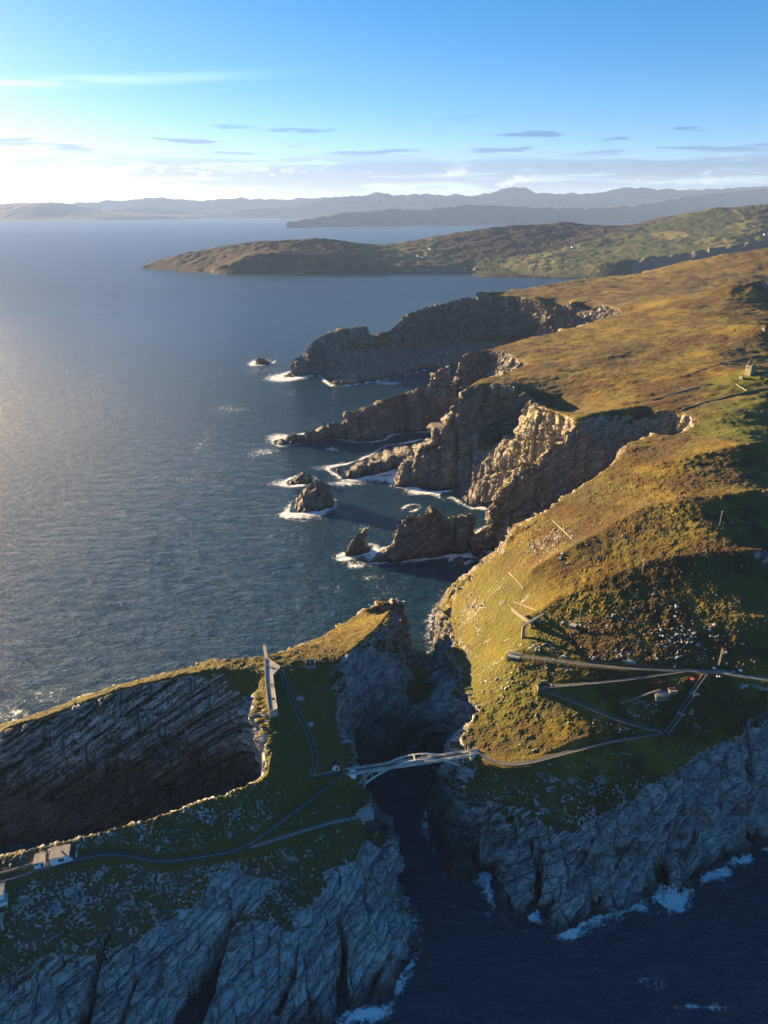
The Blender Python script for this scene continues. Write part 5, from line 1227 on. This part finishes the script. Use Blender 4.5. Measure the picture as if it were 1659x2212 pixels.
low_wall('upper slanting concrete wall among white rocks near the hill edge', ground_line([(1195,1125.6),(1213,1143),(1231,1161)]), 0.5, 0.7, M_CONC_OLD)
low_wall('lower slanting concrete wall in the heather near the left hill edge', ground_line([(1100,1237),(1116,1255),(1131,1273)]), 0.45, 0.6, M_CONC_OLD)
def blockhouse():
    p, n = seen(1236, 1358); t = thing('blockhouse', 'small square concrete blockhouse sunk in the slope beside a utility pole', 'blockhouse', (p.x, p.y, p.z), -0.6)
    bm = BM(); box(bm, (3.0, 3.0, 3.0), (0, 1.2, 0.2)); part('body', bm, M_CONC_OLD, t)
    bm = BM(); box(bm, (3.4, 3.4, 0.25), (0, 1.2, 1.83)); part('roof', bm, M_CONC, t)
    bm = BM(); box(bm, (6.5, 0.5, 1.2), (-4.2, 1.6, 0.3)); part('wing_wall', bm, M_CONC_OLD, t)
    bm = BM(); box(bm, (1.0, 0.1, 1.3), (0.6, -0.32, 0.7)); part('doorway', bm, M_DARK, t)
blockhouse()
p0, _n = seen(1106, 1415)
t = thing('concrete_slab', 'pale square concrete viewing slab at the left end of the highest track', 'platform', Vector(P(1110, 1417, z=64.4)), -0.35)
bm = BM(); box(bm, (6.5, 3.2, 1.6), (0, 0, -0.5)); part('slab', bm, M_CONC, t)
bm = BM(); box(bm, (6.5, 0.3, 0.6), (0, 1.45, 0.6)); part('parapet', bm, M_CONC, t)
low_wall('pale curved stone wall at the sharp bend of the zigzag path', L((1163,1492,60.2),(1162,1482,60.6),(1168,1475,61.0),(1178,1472,61.6)) and [(1163,1492,60.2),(1161,1482,60.6),(1168,1475,61.0),(1178,1473,61.4)], 0.7, 1.2, M_STONE, 'stone_wall')

# signal tower and field walls
def signal_tower():
    p, n = seen(1618, 809); t = thing('signal_tower', 'square roofless stone signal tower on the grassy hill at the right edge', 'tower', (p.x, p.y, p.z - 0.5), 0.55)
    w, h, wt = 6.4, 10.2, 0.8
    for s, c in (((w, wt, h), (0, -w / 2 + wt / 2, h / 2)), ((w, wt, h), (0, w / 2 - wt / 2, h / 2)), ((wt, w - 2 * wt, h), (w / 2 - wt / 2, 0, h / 2))):
        bm = BM(); box(bm, s, c); part('wall', bm, M_STONE, t)
    bm = BM()   # west wall pierced by two openings
    yy = [-w / 2 + wt, -1.5, -0.5, 0.6, 1.6, w / 2 - wt]
    for a, b, o_ in ((yy[0], yy[1], 0), (yy[1], yy[2], 1), (yy[2], yy[3], 0), (yy[3], yy[4], 1), (yy[4], yy[5], 0)):
        if o_:
            box(bm, (wt, b - a, 7.2), (-w / 2 + wt / 2, (a + b) / 2, 3.6)); box(bm, (wt, b - a, 1.6), (-w / 2 + wt / 2, (a + b) / 2, h - 0.8))
        else: box(bm, (wt, b - a, h), (-w / 2 + wt / 2, (a + b) / 2, h / 2))
    ww = part('wall', bm, M_STONE, t)
    for a, b in ((yy[1], yy[2]), (yy[3], yy[4])):
        bm = BM(); box(bm, (0.2, b - a, 1.4), (-w / 2 + wt + 0.1, (a + b) / 2, 7.9)); part('window', bm, M_DARK, ww)
    for s in (-1, 1):
        bm = BM(); loft(bm, [[(-w / 2, s * (w / 2 - 0.4) + q, h), (w / 2, s * (w / 2 - 0.4) + q, h), (w * 0.15, s * (w / 2 - 0.4) + q, h + 2.2), (-w * 0.1, s * (w / 2 - 0.4) + q, h + 2.2)] for q in (-0.35, 0.35)]); part('gable', bm, M_STONE, t)
    bm = BM(); box(bm, (1.2, 0.9, 2.2), (0.2, w / 2 - 0.5, h + 2.8)); part('chimney', bm, M_STONE, t)
    bm = BM(); loft(bm, [[(w / 2, -2.6 + q, 0), (w / 2 + 5, -2.6 + q, 0), (w / 2 + 5, -2.6 + q, 2.2), (w / 2, -2.6 + q, 6.0)] for q in (-0.3, 0.3)]); part('annex_wall', bm, M_STONE, t)
    bm = BM(); box(bm, (0.6, 5.2, 3.6), (w / 2 + 5.3, 0.2, 1.8)); part('annex_wall', bm, M_STONE, t)
    bm = BM(); box(bm, (5.0, 0.6, 4.4), (w / 2 + 2.5, 2.6, 2.2)); part('annex_wall', bm, M_STONE, t)
    p, n = seen(1602, 818); t = thing('stone_hut', 'tiny square stone hut just below left of the signal tower', 'hut', (p.x, p.y, p.z - 0.3), 0.5)
    for s, c in (((3.2, 0.5, 3.0), (0, -1.6, 1.5)), ((3.2, 0.5, 3.0), (0, 1.6, 1.5)), ((0.5, 2.68, 3.0), (-1.35, 0, 1.5)), ((0.5, 2.68, 2.2), (1.35, 0, 1.1))):
        bm = BM(); box(bm, s, c); part('wall', bm, M_STONE, t)
    bm = BM(); box(bm, (0.1, 0.9, 1.2), (-1.66, 0, 1.5)); part('window', bm, M_DARK, t)
signal_tower()
def stone_wall(lab, uv):
    g = [Vector(p[:3]) for p in ground_line(uv)]
    if len(g) < 2: return
    c = g[0]; t = thing('stone_wall', lab, 'stone wall', c, 0, 'dry stone walls on the hill')
    for a, b in zip(g[:-1], g[1:]):
        n = max(1, int((b - a).length / 9)); prev = a
        for k in range(1, n + 1):
            q = a.lerp(b, k / n); q.z = ground(q.x, q.y, q.z); 
            bm = BM(); m = 3
            for j in range(m):
                p_, q_ = prev.lerp(q, j / m), prev.lerp(q, (j + 1) / m); hh = 0.8 + random.uniform(-0.3, 0.3)
                beam(bm, p_ - c + Vector((0, 0, hh / 2 - 0.5)), q_ - c + Vector((0, 0, hh / 2 - 0.5)), 0.6, hh + 1.0)
            part('wall_section', bm, M_STONE, t); prev = q
random.seed(4)
stone_wall('long dry stone wall bounding the smooth green field below the tower', [(1470,887),(1482.7,881),(1508.6,873.8),(1548,863),(1580,854),(1613.7,846),(1640,841.5),(1659,838.5),(1680,834)])
stone_wall('short stone wall joining the green field wall to the tower enclosure', [(1589,830),(1602,838),(1613,845)])
stone_wall('stone wall behind the signal tower running up to the right edge', [(1477,813),(1508.6,801),(1545,790),(1580,780),(1610,773),(1640,768)])
stone_wall('short broken stone wall in the middle of the plateau left of the tower', [(1405,865.5),(1430,858),(1460,849),(1490,841),(1508.6,836.6),(1536,829)])

# far farmhouses
def farmhouse(u, v, w, rot, lab):
    p, n = seen(u, v, HEADL)
    if p is None: return
    t = thing('farmhouse', lab, 'farmhouse', (p.x, p.y, p.z - 1), rot, 'white farmhouses on the far headland')
    d, h, r = w * 0.5, 4.5, w * 0.22
    bm = BM(); loft(bm, [[(x, -d / 2, 0), (x, d / 2, 0), (x, d / 2, h + 1), (x, 0, h + 1 + r), (x, -d / 2, h + 1)] for x in (-w / 2, w / 2)]); part('wall', bm, M_WHITE, t)
    for s in (-1, 1):
        e0 = Vector((0, 0, h + 1.05 + r)); e1 = Vector((0, s * (d / 2 + 0.5), h + 0.8)); bm = BM()
        loft(bm, [[e0 + Vector((x, 0, 0)), e1 + Vector((x, 0, 0)), e1 + Vector((x, 0, 0.4)), e0 + Vector((x, 0, 0.4))] for x in (-w / 2 - 0.4, w / 2 + 0.4)]); rf = part('roof_panel', bm, M_SLATE, t)
    bm = BM(); box(bm, (1.4, 1.2, 2.4), (w / 2 - 1.0, 0, h + r + 1.8)); part('chimney', bm, M_WHITE, t)
    for x in (-w * 0.28, w * 0.28):
        bm = BM(); box(bm, (1.3, 0.2, 1.5), (x, -d / 2 - 0.02, 3.2)); part('window', bm, M_GLASS, t)
farmhouse(904.5, 554, 16, 0.2, 'leftmost white farmhouse of the cluster on the far green headland'); farmhouse(914.5, 556.5, 20, 0.1, 'second white farmhouse from the left in the far headland cluster')
farmhouse(936, 556, 15, -0.3, 'rightmost white farmhouse of the cluster on the far green headland'); farmhouse(932, 538.5, 22, 0.1, 'white farmhouse standing alone above the far headland cluster')
farmhouse(1237, 535.5, 14, 0.3, 'lone white farmhouse in the middle of the far patchwork fields'); farmhouse(1653, 508, 16, 0.0, 'white farmhouse on the far slope at the right edge')
# ------------------------------------------------------------------ boulders
def boulder_mesh(seed, fl=0.65):
    random.seed(seed); bm = BM(); bmesh.ops.create_icosphere(bm, subdivisions=2, radius=1.0)
    sc_ = (random.uniform(0.8, 1.4), random.uniform(0.7, 1.1), fl * random.uniform(0.8, 1.2))
    planes = [(Vector((random.gauss(0, 1), random.gauss(0, 1), random.gauss(0, 0.8))).normalized(), random.uniform(0.55, 0.8)) for _ in range(9)]
    for v in bm.verts:
        for n, d in planes:
            k = v.co.dot(n)
            if k > d: v.co -= n * (k - d)
        v.co += Vector((random.gauss(0, 0.03), random.gauss(0, 0.03), random.gauss(0, 0.03)))
        v.co = Vector((v.co.x * sc_[0], v.co.y * sc_[1], v.co.z * sc_[2]))
    me = bpy.data.meshes.new('boulder'); bm.to_mesh(me); bm.free(); me.materials.append(M_BOULD); return me
BMESH = [boulder_mesh(i) for i in range(10)]
SLAB = [boulder_mesh(40 + i, 0.30) for i in range(3)]
def put_boulder(u, v, r, label, group, slab=False):
    p, n = seen(u, v)
    if p is None or n.z < 0.35: return
    o = bpy.data.objects.new('boulder', random.choice(SLAB if slab else BMESH)); COL.objects.link(o)
    o.location = p + Vector((0, 0, -r * 0.08)); o.rotation_euler = (random.uniform(-.5, .5), random.uniform(-.5, .5), random.uniform(0, 6.3))
    q = r * random.uniform(0.8, 1.2); o.scale = (q * random.uniform(0.8, 1.4), q, q * random.uniform(0.8, 1.2))
    o['label'] = label; o['category'] = 'boulder'; o['group'] = group
random.seed(12)
CLUST = [  # u, v, spread u, spread v, count, radius, label, group
 (1480, 1370, 70, 26, 34, 0.85, 'pale boulder in the scree above the road', 'scree above the road'),
 (1290, 1345, 90, 22, 14, 0.7, 'boulder in the heather beside the blockhouse', 'boulders by the blockhouse'),
 (1185, 1185, 45, 26, 34, 0.95, 'boulder in the sunlit hill edge rock heap', 'rock heap at the hill edge'),
 (1330, 1140, 60, 18, 9, 0.9, 'boulder in the dark heather below the hilltop', 'boulders below the hilltop'),
 (1030, 1310, 25, 32, 16, 0.9, 'boulder on the golden slope above the inlet', 'boulders above the inlet'),
 (1090, 1470, 40, 22, 12, 0.7, 'boulder in turf left of the zigzag bend', 'boulders left of the bend'),
 (1385, 1517, 16, 9, 11, 0.6, 'boulder in front of the grey ruin', 'boulders by the ruin'),
 (1345, 1575, 22, 5, 10, 0.6, 'boulder between the two lower path legs', 'bank boulders'),
 (1250, 1690, 110, 30, 30, 0.8, 'boulder between the lower path and the cliff', 'boulders under the lower path'),
 (1130, 1610, 60, 14, 9, 0.6, 'boulder above the path leaving the bridge', 'boulders above the bridge path'),
 (390, 1925, 120, 30, 34, 0.75, 'boulder just below the long station path', 'boulders below the station path'),
 (150, 1950, 70, 28, 22, 0.9, 'boulder right of the light station', 'boulders by the light station'),
 (360, 1980, 150, 40, 26, 0.8, 'boulder low on the stony island slope', 'boulders low on the slope'),
 (470, 1770, 80, 20, 18, 0.8, 'boulder between chasm rim and station path', 'boulders under the chasm rim'),
 (640, 1840, 60, 20, 8, 0.55, 'pale stone in grass below the lookout path', 'stones in the grass'),
]
for (u, v, su, sv_, n, r, lab, grp) in CLUST:
    for _ in range(n):
        du, dv = random.gauss(0, su * 0.55), random.gauss(0, sv_ * 0.55); k = random.choice((0.6, 0.8, 1, 1, 1.4))
        size = 'large' if k > 1.2 else 'small' if k < 0.9 else 'medium'
        side = 'left end' if du < -su * 0.4 else 'right end' if du > su * 0.4 else 'top' if dv < 0 else 'foot'
        put_boulder(u + du, v + dv, r * k, size + ' ' + lab.replace('small ', '') + ', at the ' + side + ' of the group', grp + ', ' + size + ', ' + side)
put_boulder(382, 2019, 1.5, 'upper of two large pale flat slabs on the stony island slope', 'large flat slabs', True)
put_boulder(380, 2045, 1.6, 'lower of two large pale flat slabs on the stony island slope', 'large flat slabs', True)
put_boulder(1553, 1448, 1.2, 'big pale stone left of the paved turning circle', 'stones by the circle', True)
put_boulder(1586, 1449, 1.2, 'big pale stone right of the paved turning circle', 'stones by the circle', True)
put_boulder(1506, 1498, 1.3, 'pale upright boulder alone in the grass right of the stairway', 'lone boulders')
put_boulder(1620, 1478, 1.0, 'pale boulder just below the road at the right edge', 'lone boulders')
put_boulder(1544, 1350, 1.6, 'large white slab standing in the dark slope above the mast', 'lone boulders')

# ------------------------------------------------------------------ people and sheep
def skin_mesh(name, joints, edges, radii, mat, parent, lv=2):
    me = bpy.data.meshes.new(name); me.from_pydata(joints, edges, []); o = bpy.data.objects.new(name, me); COL.objects.link(o)
    m = o.modifiers.new('skin', 'SKIN')
    me.skin_vertices[0].data[0].use_root = True
    for i, r in enumerate(radii): me.skin_vertices[0].data[i].radius = (r, r)
    s = o.modifiers.new('sub', 'SUBSURF'); s.levels = s.render_levels = lv
    me.materials.append(mat); o.parent = parent
    return o
def person(p, rz, lab, shirt):
    t = thing('person', lab, 'person', p, rz)
    J = [(0, 0, .95), (0, 0, 1.15), (0, 0, 1.40), (0, -.01, 1.52), (0, -.03, 1.66), (0, -.02, 1.74),
         (.10, 0, .90), (.12, -.05, .50), (.12, .03, .09), (.12, -.14, .04), (-.10, 0, .90), (-.13, .06, .50), (-.13, .16, .09), (-.13, 0, .04),
         (.19, 0, 1.40), (.25, .04, 1.13), (.24, -.08, .90), (.24, -.13, .80), (-.19, 0, 1.40), (-.26, -.02, 1.13), (-.25, -.12, .92), (-.25, -.18, .83)]
    E = [(0, 1), (1, 2), (2, 3), (3, 4), (4, 5), (0, 6), (6, 7), (7, 8), (8, 9), (0, 10), (10, 11), (11, 12), (12, 13), (2, 14), (14, 15), (15, 16), (16, 17), (2, 18), (18, 19), (19, 20), (20, 21)]
    Rr = [.13, .12, .13, .055, .095, .08, .09, .06, .04, .035, .09, .06, .04, .035, .06, .045, .035, .03, .06, .045, .035, .03]
    skin_mesh('body', J, E, Rr, M_SKIN, t)
    skin_mesh('jacket', [(0, 0, .98), (0, 0, 1.15), (0, 0, 1.42), (.20, 0, 1.41), (.26, .04, 1.13), (.25, -.07, .93), (-.20, 0, 1.41), (-.27, -.02, 1.13), (-.26, -.11, .95)],
              [(0, 1), (1, 2), (2, 3), (3, 4), (4, 5), (2, 6), (6, 7), (7, 8)], [.17, .16, .16, .085, .07, .055, .085, .07, .055], shirt, t)
    skin_mesh('trousers', [(0, 0, .97), (.10, 0, .88), (.12, -.05, .50), (.12, .03, .12), (-.10, 0, .88), (-.13, .06, .50), (-.13, .16, .12)], [(0, 1), (1, 2), (2, 3), (0, 4), (4, 5), (5, 6)], [.15, .12, .085, .065, .12, .085, .065], M_TROUS, t)
    bm = BM(); bmesh.ops.create_uvsphere(bm, u_segments=10, v_segments=8, radius=.115)
    for v in bm.verts: v.co = Vector((v.co.x, v.co.y + .02, max(v.co.z, -.03) + 1.72))
    part('hair', bm, M_SLATE, t, True)
pa = Vector(P(1194.5, 1428, z=66.3)); person(pa, 1.2, 'person in a white top standing on the highest track', M_SHIRT)
pb = Vector(P(1191, 1484.5, z=60.9)); person(pb, -0.8, 'person in a pale top walking near the zigzag bend', M_SHIRT)
def sheep():
    t = thing('sheep', 'x', 'sheep', (0, 0, 0), 0, 'sheep on the clifftop pasture')
    J = [(0, 0, .62), (.30, 0, .64), (-.32, 0, .63), (.46, 0, .80), (.60, 0, .86), (.74, 0, .78), (.26, .12, .40), (.26, .12, .02), (.26, -.12, .40), (.26, -.12, .02), (-.28, .12, .40), (-.33, .12, .22), (-.29, .12, .02), (-.28, -.12, .40), (-.33, -.12, .22), (-.29, -.12, .02)]
    E = [(0, 1), (0, 2), (1, 3), (3, 4), (4, 5), (1, 6), (6, 7), (1, 8), (8, 9), (2, 10), (10, 11), (11, 12), (2, 13), (13, 14), (14, 15)]
    skin_mesh('body', J, E, [.30, .27, .26, .13, .10, .06, .09, .045, .09, .045, .10, .055, .04, .10, .055, .04], M_FUR, t, 1)
    for s in (-1, 1):
        bm = BM(); box(bm, (.04, .14, .06), (.60, s * .14, .90)); part('ear', bm, M_FUR, t)
    return t
SH = [(1177, 776, 'highest of the white sheep, near the head of the second cliff inlet'), (1183, 789, 'white sheep just below the highest one on the clifftop pasture'), (1138.7, 812, 'leftmost white sheep close to the cliff edge'), (1146.6, 810, 'white sheep beside the leftmost one near the cliff edge'), (1161, 831.7, 'lowest white sheep, just above the big sunlit cliff')]
s0 = sheep()
for i, (u, v, lab) in enumerate(SH):
    o = s0 if i == 0 else copy_tree(s0)
    p, n = seen(u, v)
    if p is None: p = Vector(P(u, v, z=103))
    o.location = p; o.rotation_euler = (0, 0, random.uniform(0, 6.3)); o['label'] = lab; o.scale = (1.15, 1.15, 1.15)

# ------------------------------------------------------------------ wave breaking up the right hand cliff
def splash():
    c = Vector(P(1446, 1943, z=0)); random.seed(77); bm = BM()
    for k in range(520):
        a = random.gauss(0, 1); b = random.gauss(0, 1)
        x_ = a * 3.2; y_ = b * 1.8 + 1.0; hmax = 8.5 * math.exp(-((x_ - 0.6) / 2.0) ** 2) + 1.4
        z_ = abs(random.gauss(0, 0.5)) * hmax
        x_ += 0.18 * z_; r = random.uniform(0.12, 0.42) * (1 - 0.06 * z_)
        m = Matrix.Translation((x_, y_, z_)) @ Euler((random.uniform(0, 3), random.uniform(0, 3), 0)).to_matrix().to_4x4() @ Matrix.Diagonal((r, r * 0.7, r * 1.5, 1))
        bmesh.ops.create_icosphere(bm, subdivisions=1, radius=1.0, matrix=m)
    o = part('spray', bm, M_SPRAY, None, True); o.location = c; tagS(o, 'stuff'); o['label'] = 'white spray of a wave breaking up the right hand cliff'
k_ = NT('spray_white'); k_.set(Base_Color=(0.8, 0.83, 0.86), Roughness=0.8); M_SPRAY = k_.m
splash()
# ------------------------------------------------------------------ sea air
def haze_box():
    k = bpy.data.materials.new('sea_air'); k.use_nodes = True
    n = k.node_tree.nodes; n.clear()
    out = n.new('ShaderNodeOutputMaterial'); v = n.new('ShaderNodeVolumePrincipled')
    v.inputs['Color'].default_value = (0.34, 0.52, 1.0, 1); v.inputs['Density'].default_value = 2.7e-5; v.inputs['Anisotropy'].default_value = 0.1
    k.node_tree.links.new(v.outputs[0], out.inputs['Volume'])
    bm = bmesh.new(); bmesh.ops.create_cube(bm, size=1.0)
    for q in bm.verts: q.co = Vector((q.co.x * 60000, 22000 + q.co.y * 46000, 500 + q.co.z * 1030))
    me = bpy.data.meshes.new('haze'); bm.to_mesh(me); bm.free(); me.materials.append(k)
    o = bpy.data.objects.new('haze', me); COL.objects.link(o); tagS(o, 'stuff')
haze_box()
print('total', round(time.time() - T0, 1))
